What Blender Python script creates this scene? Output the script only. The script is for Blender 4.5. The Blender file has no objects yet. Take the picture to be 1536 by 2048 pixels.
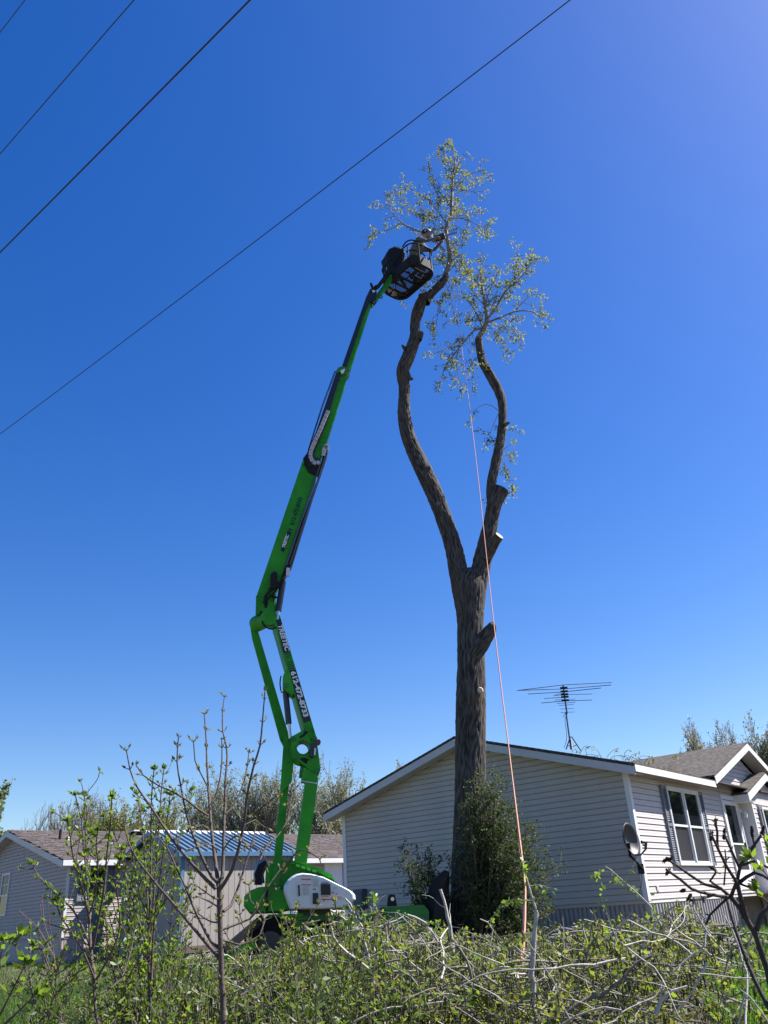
import bpy, math, random
import numpy as np
from mathutils import Vector, Matrix, noise
random.seed(7); RNG = np.random.default_rng(7)
R = math.radians
C = bpy.context.scene.collection
SC = bpy.context.scene
V = Vector

# ------------------------------------------------------------ camera, sky, sun
FOC, PITCH, ROLL = 1678.66, R(25.698), R(-3.627)
_cp, _sp = math.cos(PITCH), math.sin(PITCH)
_R0, _U0, FWD = V((1, 0, 0)), V((0, -_sp, _cp)), V((0, _cp, _sp))
RGT = _R0*math.cos(ROLL) + _U0*math.sin(ROLL)
UPV = -_R0*math.sin(ROLL) + _U0*math.cos(ROLL)
cd = bpy.data.cameras.new('camera'); cam = bpy.data.objects.new('camera', cd); C.objects.link(cam)
cd.sensor_fit = 'VERTICAL'; cd.sensor_height = 24.0; cd.lens = 24.0*FOC/2048
cd.clip_start = 0.05; cd.clip_end = 3000
cam.matrix_world = Matrix((RGT, UPV, -FWD)).transposed().to_4x4()
SC.camera = cam
SUN_BEAR, SUN_ALT = 76.0, 50.0
w = bpy.data.worlds.new('World'); SC.world = w; w.use_nodes = True
nt = w.node_tree; nt.nodes.clear()
sky = nt.nodes.new('ShaderNodeTexSky'); sky.sky_type = 'NISHITA'; sky.sun_disc = False
sky.sun_elevation = R(SUN_ALT); sky.sun_rotation = R(SUN_BEAR)
sky.air_density = 1.15; sky.dust_density = 0.7; sky.ozone_density = 3.0; sky.altitude = 300
hs = nt.nodes.new('ShaderNodeHueSaturation'); hs.inputs['Saturation'].default_value = 1.40; hs.inputs['Hue'].default_value = .517
bg = nt.nodes.new('ShaderNodeBackground'); bg.inputs[1].default_value = 0.07
wo = nt.nodes.new('ShaderNodeOutputWorld')
nt.links.new(sky.outputs[0], hs.inputs['Color']); nt.links.new(hs.outputs[0], bg.inputs[0]); nt.links.new(bg.outputs[0], wo.inputs[0])
sd = bpy.data.lights.new('sun', 'SUN'); sd.energy = 4.9; sd.angle = R(0.53); sd.color = (1, .955, .89)
so = bpy.data.objects.new('sun', sd); C.objects.link(so)
_sv = V((math.sin(R(SUN_BEAR))*math.cos(R(SUN_ALT)), math.cos(R(SUN_BEAR))*math.cos(R(SUN_ALT)), math.sin(R(SUN_ALT))))
so.rotation_euler = _sv.to_track_quat('Z', 'Y').to_euler(); so.location = _sv*60
SC.view_settings.view_transform = 'Standard'; SC.view_settings.look = 'None'
SC.view_settings.exposure = 1.28; SC.view_settings.gamma = 1.0; SC.view_settings.use_curve_mapping = False
try:
    SC.cycles.max_bounces = 6; SC.cycles.transparent_max_bounces = 8
except Exception: pass

# ------------------------------------------------------------ survey of the place: sight lines -> points
def ray(x, y):
    d = RGT*(x-768) - UPV*(y-1024) + FWD*FOC
    return d/math.hypot(d.x, d.y)
def atY(x, y, Y): d = ray(x, y); return d*(Y/d.y)
def atD(x, y, D): return ray(x, y)*D
def atz(x, y, z): d = ray(x, y); return d*(z/d.z)
def mpp(P): return P.dot(FWD)/FOC

GR = -0.75
def ground_z(x, y):
    t = min(max((11.5-y)/6.5, 0), 1); t = t*t*(3-2*t)
    return GR - 0.42*t + 0.03*noise.noise(V((x*.5, y*.5, 0)))

# ------------------------------------------------------------ materials
MATS = {}
def mat(name, col, rough=.6, metal=0, var=0.0, vs=3.0, bump=0.0, bs=30.0, stretch=(1, 1, 1), spec=.5, coat=0, col2=None, island=0.0, bd=.02, trans=0.0, tcol=None, detail=6):
    if name in MATS: return MATS[name]
    m = bpy.data.materials.new(name); m.use_nodes = True; t = m.node_tree; N = t.nodes; L = t.links
    b = N['Principled BSDF']; b.inputs['Roughness'].default_value = rough; b.inputs['Metallic'].default_value = metal
    b.inputs['Specular IOR Level'].default_value = spec; b.inputs['Coat Weight'].default_value = coat
    b.inputs['Base Color'].default_value = (*col, 1)
    tc = N.new('ShaderNodeTexCoord'); mp = N.new('ShaderNodeMapping'); mp.inputs['Scale'].default_value = stretch
    L.new(tc.outputs['Object'], mp.inputs[0])
    cur = None
    if var or col2:
        nz = N.new('ShaderNodeTexNoise'); nz.inputs['Scale'].default_value = vs; nz.inputs['Detail'].default_value = detail
        nz.inputs['Roughness'].default_value = .65
        L.new(mp.outputs[0], nz.inputs['Vector'])
        cr = N.new('ShaderNodeValToRGB'); cr.color_ramp.elements[0].position = .32; cr.color_ramp.elements[1].position = .68
        c1 = [c*(1-var) for c in col]; c2 = col2 or [min(c*(1+var), 1) for c in col]
        cr.color_ramp.elements[0].color = (*c1, 1); cr.color_ramp.elements[1].color = (*c2, 1)
        L.new(nz.outputs[0], cr.inputs[0]); L.new(cr.outputs[0], b.inputs['Base Color']); cur = cr.outputs[0]
    if island:
        ge = N.new('ShaderNodeNewGeometry'); h = N.new('ShaderNodeHueSaturation')
        mr = N.new('ShaderNodeMapRange'); mr.inputs[3].default_value = 1-island; mr.inputs[4].default_value = 1+island
        L.new(ge.outputs['Random Per Island'], mr.inputs[0]); L.new(mr.outputs[0], h.inputs['Value'])
        mr2 = N.new('ShaderNodeMapRange'); mr2.inputs[3].default_value = .485; mr2.inputs[4].default_value = .515
        ml = N.new('ShaderNodeMath'); ml.operation = 'MULTIPLY'; ml.inputs[1].default_value = 37.3
        fr = N.new('ShaderNodeMath'); fr.operation = 'FRACT'
        L.new(ge.outputs['Random Per Island'], ml.inputs[0]); L.new(ml.outputs[0], fr.inputs[0]); L.new(fr.outputs[0], mr2.inputs[0]); L.new(mr2.outputs[0], h.inputs['Hue'])
        if cur: L.new(cur, h.inputs['Color'])
        else: h.inputs['Color'].default_value = (*col, 1)
        L.new(h.outputs[0], b.inputs['Base Color']); cur = h.outputs[0]
    if bump:
        nb = N.new('ShaderNodeTexNoise'); nb.inputs['Scale'].default_value = bs; nb.inputs['Detail'].default_value = 5
        L.new(mp.outputs[0], nb.inputs['Vector'])
        bu = N.new('ShaderNodeBump'); bu.inputs['Strength'].default_value = bump; bu.inputs['Distance'].default_value = bd
        L.new(nb.outputs[0], bu.inputs['Height']); L.new(bu.outputs[0], b.inputs['Normal'])
    if trans:
        tr = N.new('ShaderNodeBsdfTranslucent'); mx = N.new('ShaderNodeMixShader'); mx.inputs[0].default_value = trans
        tr.inputs[0].default_value = (*(tcol or col), 1)
        if cur and not tcol: L.new(cur, tr.inputs[0])
        out = N['Material Output']
        L.new(b.outputs[0], mx.inputs[1]); L.new(tr.outputs[0], mx.inputs[2]); L.new(mx.outputs[0], out.inputs[0])
    MATS[name] = m; return m

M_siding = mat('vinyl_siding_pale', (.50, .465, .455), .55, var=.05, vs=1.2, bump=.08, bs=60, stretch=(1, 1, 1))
M_siding_shaded = mat('vinyl_siding_shaded', (.43, .39, .36), .55, var=.06, vs=.9, bump=.08, bs=60, stretch=(1, 1, .45), col2=(.465, .425, .39))  # same siding as the long wall, gable shade put into a darker colour
M_trim = mat('white_trim', (.66, .66, .67), .45, var=.06, vs=2)
M_trim_shaded = mat('white_trim_shaded', (.47, .48, .50), .5, var=.06, vs=2)  # white trim greyed, shade on the rake boards is in the colour
M_soffit = mat('soffit', (.50, .49, .49), .6, var=.06, vs=2)
M_shutter = mat('slate_shutter', (.17, .19, .22), .5, var=.05)
M_shingle = mat('shingle_brown', (.035, .029, .026), .95, var=.5, vs=9, bump=.8, bs=70, stretch=(1, 1, 1), col2=(.13, .11, .095), detail=10)
M_shingle_l = mat('shingle_tan', (.06, .047, .045), .95, var=.3, vs=6, bump=.5, bs=60, stretch=(.35, 2.2, 2.2), col2=(.105, .085, .08))
M_glass = mat('window_glass', (.010, .013, .018), .03, spec=.32)
M_blind = mat('window_blind', (.035, .035, .045), .3, spec=.25)
M_skirt = mat('skirting_grey', (.31, .29, .29), .6, var=.15, vs=3, bump=.1)
M_siding_l = mat('vinyl_siding_taupe', (.36, .325, .31), .6, var=.04, vs=2)
M_found = mat('pink_foundation_panel', (.47, .39, .36), .7, var=.05, vs=2)
M_shed = mat('tan_shed_board', (.30, .275, .25), .7, var=.06, vs=2.5, bump=.1, stretch=(3, 3, .5))
M_blue = mat('blue_metal_trim', (.07, .17, .30), .4, var=.05, spec=.5)
M_blueroof = mat('blue_metal_roof', (.085, .15, .225), .42, var=.2, vs=4, spec=.5)
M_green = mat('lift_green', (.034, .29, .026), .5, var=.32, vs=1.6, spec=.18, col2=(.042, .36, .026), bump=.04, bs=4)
M_green_shaded = mat('lift_green_shaded', (.015, .16, .018), .55, var=.35, vs=5)  # darker copy of the lift green, chassis shade put into the colour
M_black = mat('black_plastic', (.008, .008, .010), .65, var=.2, vs=8, spec=.3)
M_blackm = mat('black_satin_metal', (.02, .02, .024), .35, var=.2, vs=8)
M_mesh = mat('dark_grey_basket_metal', (.018, .018, .021), .75, spec=.2, var=.25, vs=9)
M_rubber = mat('tyre_rubber', (.008, .008, .008), .95, spec=.15, bump=.3, bs=30)
M_steel = mat('bare_steel', (.55, .56, .58), .3, metal=.9)
M_chain = mat('energy_chain', (.42, .42, .44), .5, var=.3, vs=30)
M_white = mat('white_gelcoat', (.58, .61, .63), .35, var=.03, vs=3, coat=.3)
M_decal_w = mat('decal_white', (.78, .78, .78), .5)
M_decal_k = mat('decal_black', (.008, .008, .012), .4)
M_decal_r = mat('decal_red', (.45, .02, .02), .5)
M_decal_b = mat('decal_blue_grey', (.25, .35, .42), .5)
M_bark_smooth = mat('bark_young', (.15, .13, .115), .85, var=.35, vs=8, bump=.4, bs=30)
M_twig = mat('twig_bark', (.12, .095, .08), .85, var=.35, vs=20)
M_twig_pale = mat('cut_branch_bark', (.40, .375, .335), .8, var=.28, vs=14, bump=.3, bs=50, stretch=(1, 1, 1))
M_cut = mat('fresh_cut_wood', (.52, .40, .28), .8, var=.15, vs=12)
M_cutd = mat('old_cut_wood', (.16, .12, .095), .9, var=.3, vs=10)
M_leaf_cw = mat('cottonwood_leaf', (.065, .08, .028), .6, island=.7, trans=.38, tcol=(.36, .40, .07), spec=.3)
M_leaf_dk = mat('shrub_leaf_dark', (.03, .05, .016), .6, island=.55, trans=.28, tcol=(.10, .16, .02), spec=.3)
M_leaf_lime = mat('young_leaf_lime', (.095, .15, .022), .45, island=.4, trans=.5, tcol=(.24, .36, .03))
M_leaf_brush = mat('cut_brush_leaf', (.09, .105, .03), .55, island=.65, trans=.43, tcol=(.34, .37, .05), spec=.35)
M_catkin = mat('catkin_green', (.075, .09, .028), .7, island=.5, trans=.2)
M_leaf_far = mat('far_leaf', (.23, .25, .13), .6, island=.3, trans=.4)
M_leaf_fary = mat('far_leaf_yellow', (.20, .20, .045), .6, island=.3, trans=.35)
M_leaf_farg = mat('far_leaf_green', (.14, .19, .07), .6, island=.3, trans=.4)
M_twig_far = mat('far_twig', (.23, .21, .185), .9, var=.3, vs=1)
M_grass = mat('grass_blade', (.055, .105, .018), .6, island=.5, trans=.4, tcol=(.12, .24, .02))
M_litter = mat('dry_leaf_litter', (.22, .17, .12), .9, island=.5, trans=.15)
M_fruit = mat('sumac_fruit', (.035, .012, .012), .9, var=.4, vs=60, bump=1, bs=80)
M_sumac = mat('sumac_bark', (.03, .024, .024), .8, var=.4, vs=15, bump=.4)
M_rope = mat('orange_rope', (.50, .22, .15), .7, var=.25, vs=60)
M_wire = mat('wire_black', (.03, .03, .035), .6)
M_box = mat('pale_green_box', (.16, .22, .18), .6, var=.08)
M_teal = mat('teal_grey_box', (.07, .10, .11), .6, var=.08)
M_dish = mat('dish_grey', (.05, .045, .05), .5, var=.05)
M_skin = mat('skin', (.42, .25, .18), .6)
M_shirt = mat('grey_shirt', (.10, .105, .12), .85, bump=.3, bs=30)
M_pants = mat('black_trousers', (.018, .018, .022), .85)
M_helmet = mat('grey_helmet', (.07, .07, .075), .5)
M_visor = mat('pale_visor_mesh', (.14, .15, .17), .5)

def bark_mat():
    m = bpy.data.materials.new('cottonwood_bark'); m.use_nodes = True; t = m.node_tree; N = t.nodes; L = t.links
    b = N['Principled BSDF']; b.inputs['Roughness'].default_value = .95; b.inputs['Specular IOR Level'].default_value = .2
    at = N.new('ShaderNodeAttribute'); at.attribute_name = 'ridge'
    tc = N.new('ShaderNodeTexCoord'); mp = N.new('ShaderNodeMapping'); mp.inputs['Scale'].default_value = (1, 1, .13); L.new(tc.outputs['Object'], mp.inputs[0])
    nz = N.new('ShaderNodeTexNoise'); nz.inputs['Scale'].default_value = 26; nz.inputs['Detail'].default_value = 8; nz.inputs['Roughness'].default_value = .7; L.new(mp.outputs[0], nz.inputs[0])
    ad = N.new('ShaderNodeMath'); ad.operation = 'ADD'; L.new(at.outputs['Fac'], ad.inputs[0]); L.new(nz.outputs[0], ad.inputs[1])
    ml = N.new('ShaderNodeMath'); ml.operation = 'MULTIPLY'; ml.inputs[1].default_value = .5; L.new(ad.outputs[0], ml.inputs[0])
    cr = N.new('ShaderNodeValToRGB'); e = cr.color_ramp.elements; e[0].position = .28; e[0].color = (.028, .025, .024, 1); e[1].position = .72; e[1].color = (.145, .13, .12, 1)
    L.new(ml.outputs[0], cr.inputs[0])
    n2 = N.new('ShaderNodeTexNoise'); n2.inputs['Scale'].default_value = 1.3; n2.inputs['Detail'].default_value = 3; L.new(tc.outputs['Object'], n2.inputs[0])
    mx = N.new('ShaderNodeMix'); mx.data_type = 'RGBA'; mx.inputs[7].default_value = (.11, .075, .05, 1)
    mr = N.new('ShaderNodeMapRange'); mr.inputs[1].default_value = .5; mr.inputs[2].default_value = .75; mr.inputs[4].default_value = .5
    L.new(n2.outputs[0], mr.inputs[0]); L.new(mr.outputs[0], mx.inputs[0]); L.new(cr.outputs[0], mx.inputs[6]); L.new(mx.outputs[2], b.inputs['Base Color'])
    bu = N.new('ShaderNodeBump'); bu.inputs['Strength'].default_value = .8; bu.inputs['Distance'].default_value = .02
    L.new(nz.outputs[0], bu.inputs['Height']); L.new(bu.outputs[0], b.inputs['Normal'])
    return m
M_bark = bark_mat()

# ------------------------------------------------------------ mesh helpers
ORG = {}
def tag(o, label=None, cat=None, group=None, kind=None):
    if label: o['label'] = label
    if cat: o['category'] = cat
    if group: o['group'] = group
    if kind: o['kind'] = kind
    return o
def empty(name, loc, label, cat, group=None, rz=0):
    o = bpy.data.objects.new(name, None); C.objects.link(o); o.empty_display_size = .2
    o.location = loc; o.rotation_euler = (0, 0, rz); ORG[o] = V(loc) if not rz else V((0, 0, 0))
    return tag(o, label, cat, group)
class MB:
    def __init__(s): s.v = []; s.f = []; s.sm = []; s.mi = []
    def add(s, vs, fs, smooth=False, mi=0):
        n = len(s.v); s.v += [tuple(p) for p in vs]; s.f += [tuple(i+n for i in f) for f in fs]; s.sm += [smooth]*len(fs); s.mi += [mi]*len(fs); return s
    def box(s, lo, hi, mi=0):
        x0, y0, z0 = lo; x1, y1, z1 = hi
        return s.add([(x0, y0, z0), (x1, y0, z0), (x1, y1, z0), (x0, y1, z0), (x0, y0, z1), (x1, y0, z1), (x1, y1, z1), (x0, y1, z1)],
                     [(0, 3, 2, 1), (4, 5, 6, 7), (0, 1, 5, 4), (1, 2, 6, 5), (2, 3, 7, 6), (3, 0, 4, 7)], mi=mi)
    def bar(s, p, q, wd, th, up=V((0, 0, 1)), mi=0):   # rectangular bar along p-q
        p, q = V(p), V(q); d = (q-p).normalized(); a = d.cross(up)
        if a.length < 1e-4: a = d.cross(V((1, 0, 0)))
        a.normalize(); b = a.cross(d).normalized(); a *= wd/2; b *= th/2
        vs = [p-a-b, p+a-b, p+a+b, p-a+b, q-a-b, q+a-b, q+a+b, q-a+b]
        return s.add(vs, [(0, 3, 2, 1), (4, 5, 6, 7), (0, 1, 5, 4), (1, 2, 6, 5), (2, 3, 7, 6), (3, 0, 4, 7)], mi=mi)
    def prism(s, poly, d, mi=0):     # poly: list of Vectors, extruded by d
        n = len(poly); vs = [V(p) for p in poly] + [V(p)+V(d) for p in poly]
        fs = [tuple(range(n)), tuple(reversed(range(n, 2*n)))] + [(i+n, (i+1) % n+n, (i+1) % n, i) for i in range(n)]
        return s.add(vs, fs, mi=mi)
    def tube(s, pts, rads, n=6, cap=True, mi=0, smooth=True):
        pts = [V(p) for p in pts]; k = len(pts)
        if not hasattr(rads, '__len__'): rads = [rads]*k
        vs = []; prev = None
        for i, p in enumerate(pts):
            d = (pts[min(i+1, k-1)] - pts[max(i-1, 0)])
            d = d.normalized() if d.length > 1e-9 else V((0, 0, 1))
            if prev is None:
                a = d.cross(V((0, 0, 1)));  a = a if a.length > .05 else d.cross(V((1, 0, 0)))
            else: a = prev - d*prev.dot(d)
            a.normalize(); prev = a; b = d.cross(a)
            for j in range(n):
                t = 2*math.pi*j/n; vs.append(p + (a*math.cos(t) + b*math.sin(t))*rads[i])
        fs = [(i*n+j, i*n+(j+1) % n, (i+1)*n+(j+1) % n, (i+1)*n+j) for i in range(k-1) for j in range(n)]
        s.add(vs, fs, smooth, mi)
        if cap: s.add(vs[:n], [tuple(reversed(range(n)))], mi=mi); s.add(vs[-n:], [tuple(range(n))], mi=mi)
        return s
    def build(s, name, m, parent=None, origin=None):
        org = ORG.get(parent, V((0, 0, 0))) if parent else (V(origin) if origin is not None else V((0, 0, 0)))
        me = bpy.data.meshes.new(name)
        me.from_pydata([(x-org.x, y-org.y, z-org.z) for x, y, z in s.v], [], s.f)
        if any(s.sm): me.polygons.foreach_set('use_smooth', s.sm)
        ms = m if isinstance(m, (list, tuple)) else [m]
        for q in ms: me.materials.append(q)
        if len(ms) > 1: me.polygons.foreach_set('material_index', s.mi)
        o = bpy.data.objects.new(name, me); C.objects.link(o)
        if parent: o.parent = parent; ORG[o] = org
        else: o.location = org; ORG[o] = org
        return o
def inst(src, name, parent, loc):
    o = bpy.data.objects.new(name, src.data); C.objects.link(o); o.parent = parent; o.location = loc; ORG[o] = ORG.get(parent, V((0, 0, 0))); return o
def np_mesh(name, verts, faces, m, parent=None, origin=None, smooth=False):
    verts = np.asarray(verts, np.float32); faces = np.asarray(faces, np.int32)
    org = ORG.get(parent, V((0, 0, 0))) if parent else (V(origin) if origin is not None else V((0, 0, 0)))
    verts = verts - np.array(org[:], np.float32)
    me = bpy.data.meshes.new(name); k = faces.shape[1]
    me.vertices.add(len(verts)); me.vertices.foreach_set('co', verts.ravel())
    me.loops.add(faces.size); me.loops.foreach_set('vertex_index', faces.ravel())
    me.polygons.add(len(faces)); me.polygons.foreach_set('loop_start', np.arange(len(faces), dtype=np.int32)*k)
    if smooth: me.polygons.foreach_set('use_smooth', np.ones(len(faces), bool))
    me.update(calc_edges=True); me.validate(); me.materials.append(m)
    o = bpy.data.objects.new(name, me); C.objects.link(o)
    if parent: o.parent = parent
    else: o.location = org
    ORG[o] = org
    return o
def leaves(pos, axis, L, W, fold=.25):
    """vectorised leaves: two quads each, folded along the midrib. returns verts, faces"""
    pos = np.asarray(pos, float); axis = np.asarray(axis, float); n = len(pos)
    axis /= np.linalg.norm(axis, axis=1)[:, None]+1e-9
    rnd = RNG.normal(size=(n, 3)); side = np.cross(axis, rnd); side /= np.linalg.norm(side, axis=1)[:, None]+1e-9
    nr = np.cross(axis, side); L = np.broadcast_to(L, (n,))[:, None]; W = np.broadcast_to(W, (n,))[:, None]
    b = pos; t = pos+axis*L - nr*L*.15; m_ = pos+axis*L*.42+nr*W*fold
    l = pos+axis*L*.4+side*W*.5; r = pos+axis*L*.4-side*W*.5
    v = np.stack([b, l, t, r], 1).reshape(-1, 3)
    i = np.arange(n)[:, None]*4; f = np.concatenate([i+0, i+1, i+2, i+3], 1)
    return v, f
def sticks(P0, P1, r0, r1, k=3):
    P0 = np.asarray(P0, float); P1 = np.asarray(P1, float); n = len(P0)
    d = P1-P0; d /= np.linalg.norm(d, axis=1)[:, None]+1e-9
    ref = np.where(np.abs(d[:, 2:3]) > .9, np.array([[1., 0, 0]]), np.array([[0, 0, 1.]]))
    a = np.cross(d, ref); a /= np.linalg.norm(a, axis=1)[:, None]+1e-9; b = np.cross(d, a)
    r0 = np.broadcast_to(r0, (n,))[:, None]; r1 = np.broadcast_to(r1, (n,))[:, None]
    rows = []
    for P, r in ((P0, r0), (P1, r1)):
        for j in range(k):
            t = 2*math.pi*j/k; rows.append(P+(a*math.cos(t)+b*math.sin(t))*r)
    v = np.stack(rows, 1).reshape(-1, 3); i = np.arange(n)[:, None]*(2*k)
    f = np.concatenate([np.concatenate([i+j, i+(j+1) % k, i+k+(j+1) % k, i+k+j], 1) for j in range(k)], 0)
    return v, f
def resample(pts, step):
    pts = [V(p) for p in pts]; out = [pts[0]]
    # Catmull-Rom
    n = len(pts)
    for i in range(n-1):
        p0, p1, p2, p3 = pts[max(i-1, 0)], pts[i], pts[i+1], pts[min(i+2, n-1)]
        k = max(1, int((p2-p1).length/step))
        for j in range(1, k+1):
            t = j/k
            out.append(.5*((2*p1)+(p2-p0)*t+(2*p0-5*p1+4*p2-p3)*t*t+(3*p1-p0-3*p2+p3)*t**3))
    return out
def text(body, size, loc, xd, yd, m, parent, extrude=.002, shear=0, offset=0, align='LEFT', name='lettering', sx=1.0):
    cu = bpy.data.curves.new(name, 'FONT'); cu.body = body; cu.size = size; cu.extrude = extrude; cu.shear = shear; cu.offset = offset
    cu.align_x = align; cu.align_y = 'CENTER'; cu.resolution_u = 3
    ob = bpy.data.objects.new(name, cu); C.objects.link(ob)
    me = bpy.data.meshes.new_from_object(ob); bpy.data.objects.remove(ob)
    xd, yd = V(xd).normalized(), V(yd).normalized(); zd = xd.cross(yd).normalized()
    Mx = Matrix((xd*sx, yd, zd)).transposed().to_4x4(); me.transform(Matrix.Translation(V(loc)-ORG.get(parent, V((0, 0, 0)))) @ Mx)
    me.materials.clear(); me.materials.append(m)
    o = bpy.data.objects.new(name, me); C.objects.link(o); o.parent = parent; ORG[o] = ORG.get(parent, V((0, 0, 0))); return o

# ------------------------------------------------------------ ground
xs = np.concatenate([[-900, -300, -120, -60], np.arange(-40, 40.1, .8), [60, 120, 300, 900]])
ys = np.concatenate([[-300, -60, -20], np.arange(-6, 45, .8), [50, 60, 90, 160, 400, 1500]])
gv = [(x, y, ground_z(x, y) if abs(x) < 60 and -10 < y < 60 else (GR if y > 0 else GR-.42)) for y in ys for x in xs]
nx = len(xs)
gf = [(j*nx+i, j*nx+i+1, (j+1)*nx+i+1, (j+1)*nx+i) for j in range(len(ys)-1) for i in range(nx-1)]
M_ground = mat('lawn_soil', (.045, .05, .018), .95, var=.4, vs=1.6, bump=.6, bs=14, col2=(.14, .11, .07), detail=8)
tag(np_mesh('ground', gv, gf, M_ground, smooth=True), kind='structure')

# ------------------------------------------------------------ houses
BOARD = .1143
def board_mesh(name, L, m, h=BOARD, lip=.017, w0=.003):
    """one lap of siding running +X for L, outward = -Y, z from 0 to h"""
    prof = [(-.003, h), (-.009, h*.66), (-.010, h*.36), (-lip, .022), (-lip, .0085), (0, .0085), (0, h)]
    me = MB(); n = len(prof); vs = [(0, y, z) for y, z in prof]+[(L, y, z) for y, z in prof]
    me.add(vs, [(i, i+n, (i+1) % n+n, (i+1) % n) for i in range(n)]+[tuple(reversed(range(n))), tuple(range(n, 2*n))])
    return me
def wall_boards(parent, x0, x1, z0, rows, m, h=BOARD, holes=()):
    """rows of boards on plane y=0 facing -Y; meshes shared between equal lengths; holes=(xa,xb,za,zb)"""
    cache = {}
    for r in range(rows):
        z = z0+r*h; segs = [(x0, x1)]
        for xa, xb, za, zb in holes:
            if z+h*.5 > za and z+h*.5 < zb:
                segs = [q for s in segs for q in ((s[0], min(s[1], xa)), (max(s[0], xb), s[1])) if q[1]-q[0] > .02]
        for sx0, sx1 in segs:
            L = round(sx1-sx0, 4)
            if L not in cache:
                o = board_mesh('siding_board', L, m, h).build('siding_board', m); o.parent = parent; o.location = (sx0, 0, z); cache[L] = o
            else: inst(cache[L], 'siding_board', parent, (sx0, 0, z))
def gable_boards(parent, width, z0, rows, slope, m, h=BOARD):
    """gable on plane x=0 facing -X, running y 0..width, continuing into the triangle"""
    top = z0+rows*h; r = 0
    base = None
    while True:
        z = z0+r*h
        if r < rows: ya, yb = 0, width
        else:
            ins = (z+h-top)/slope; ya, yb = ins, width-ins
            if yb-ya < .1: break
        mb = board_mesh('siding_board', yb-ya, m, h)
        mb.v = [(y, (yb-x), z_) for x, y, z_ in mb.v]     # rotate: +X -> -Y, outward -Y -> -X
        if r < rows and base: o = bpy.data.objects.new('siding_board', base.data); C.objects.link(o)
        else:
            o = mb.build('siding_board', m)
            if r < rows: base = o
        o.parent = parent; o.location = (0, 0, z); r += 1
def slab(mb, pts, th, mi=0): return mb.prism(pts, V((0, 0, -th)), mi)
def window(parent, x0, x1, z0, z1, y=-.0, double=1, shutters=0, sw=.26, glassm=None, lower=None, split=.5):
    """window on plane y facing -Y: frame > glass panes, sashes"""
    fr = MB(); t = .055; dpt = .06
    for a, b, c, d in ((x0-t, x1+t, z1, z1+t), (x0-t, x1+t, z0-t, z0)): fr.box((a, y-dpt, c), (b, y+.02, d))
    for a in (x0-t, x1): fr.box((a, y-dpt+.003, z0), (a+t, y+.02, z1))
    W = MBo = fr.build('window', M_trim, parent)
    wd = (x1-x0)/double
    for k in range(double):
        a, b = x0+k*wd, x0+(k+1)*wd; zm = z0+(z1-z0)*split
        if k:
            MB().box((a-.03, y-dpt-.008, z0), (a+.03, y+.01, z1)).build('mullion', M_trim, W)
        MB().box((a+.03, y-.022, zm), (b-.03, y+.01, z1)).build('pane', glassm or M_glass, W)
        MB().box((a+.03, y-.015, z0), (b-.03, y+.01, zm)).build('pane', lower or M_glass, W)
        s = MB(); s.box((a+.03, y-.045, zm-.022), (b-.03, y-.005, zm+.022))
        for q in (a+(.03 if k else 0), b-.03-(.0 if k == double-1 else .03)): s.box((q, y-.04, z0), (q+.03, y-.006, z1))
        s.box((a+.03, y-.038, z0), (b-.03, y-.006, z0+.035)); s.box((a+.03, y-.038, z1-.03), (b-.03, y-.006, z1))
        s.build('sash', M_trim, W)
    if shutters:
        for a in (x0-t-sw-.01, x1+t+.01):
            s = MB()
            for q in (a, a+sw-.035): s.box((q, y-.055, z0-t), (q+.035, y-.0, z1+t))
            for zz in (z0-t, (z0+z1)/2-.03, z1+t-.07): s.box((a+.035, y-.053, zz), (a+sw-.035, y, zz+.06))
            s.box((a+.035, y-.015, z0-t), (a+sw-.035, y, z1+t))
            S = s.build('shutter', M_shutter, parent)
            n = int((z1-z0)/.042); src = None
            lv = MB(); L = sw-.07
            lv.add([(0, -.044, 0), (L, -.044, 0), (L, -.016, .032), (0, -.016, .032), (0, -.036, -.004), (L, -.036, -.004), (L, -.010, .028), (0, -.010, .028)],
                   [(0, 1, 2, 3), (7, 6, 5, 4), (0, 4, 5, 1), (1, 5, 6, 2), (2, 6, 7, 3), (3, 7, 4, 0)])
            for i in range(n):
                zz = z0+.01+i*.042
                if abs(zz-(z0+z1)/2) < .05: continue
                if src is None: src = lv.build('louver', M_shutter, S); src.location = (a+.035, y, zz)
                else: inst(src, 'louver', S, (a+.035, y, zz))
    return W

AZ = R(37.75); HB = V((math.sin(AZ), math.cos(AZ), 0)); HA = V((-math.cos(AZ), math.sin(AZ), 0))
H0 = V((4.503, 17.544, GR))
house = empty('mobile_home', H0, 'large white vinyl sided mobile home with long shaded gable wall behind the tall tree trunk', 'house', rz=math.pi/2-AZ)
def hw(x, y, z): return H0 + HB*x + HA*y + V((0, 0, z))
FL = -GR  # siding bottom height
GW, RID, EAVE, OV, LEN = 7.6, 3.8, 2.4, .34, 16.0
SL = .29
wl = MB(); wl.box((.03, .03, .0), (LEN, GW-.01, FL+EAVE)); 
wl.prism([V((.03, .04, FL+EAVE)), V((.03, GW-.04, FL+EAVE)), V((.03, RID, FL+EAVE+(RID-.04)*SL))], V((LEN-.01, 0, 0)))
core = wl.build('wall_core', M_siding, house)
gw = MB().box((0, .02, FL-.06), (.02, GW-.02, FL)).build('gable_wall', M_siding_shaded, house); gable_boards(gw, GW, FL, 21, SL, M_siding_shaded)
lw = MB().box((.02, -.0, FL-.06), (LEN, .02, FL)).build('long_wall', M_siding, house)
WX0, WX1, WZ0, WZ1 = 1.86, 3.60, FL+.66, FL+2.13
DX0, DX1 = 5.30, 6.38
BX0, BX1 = 6.75, 9.5
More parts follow.
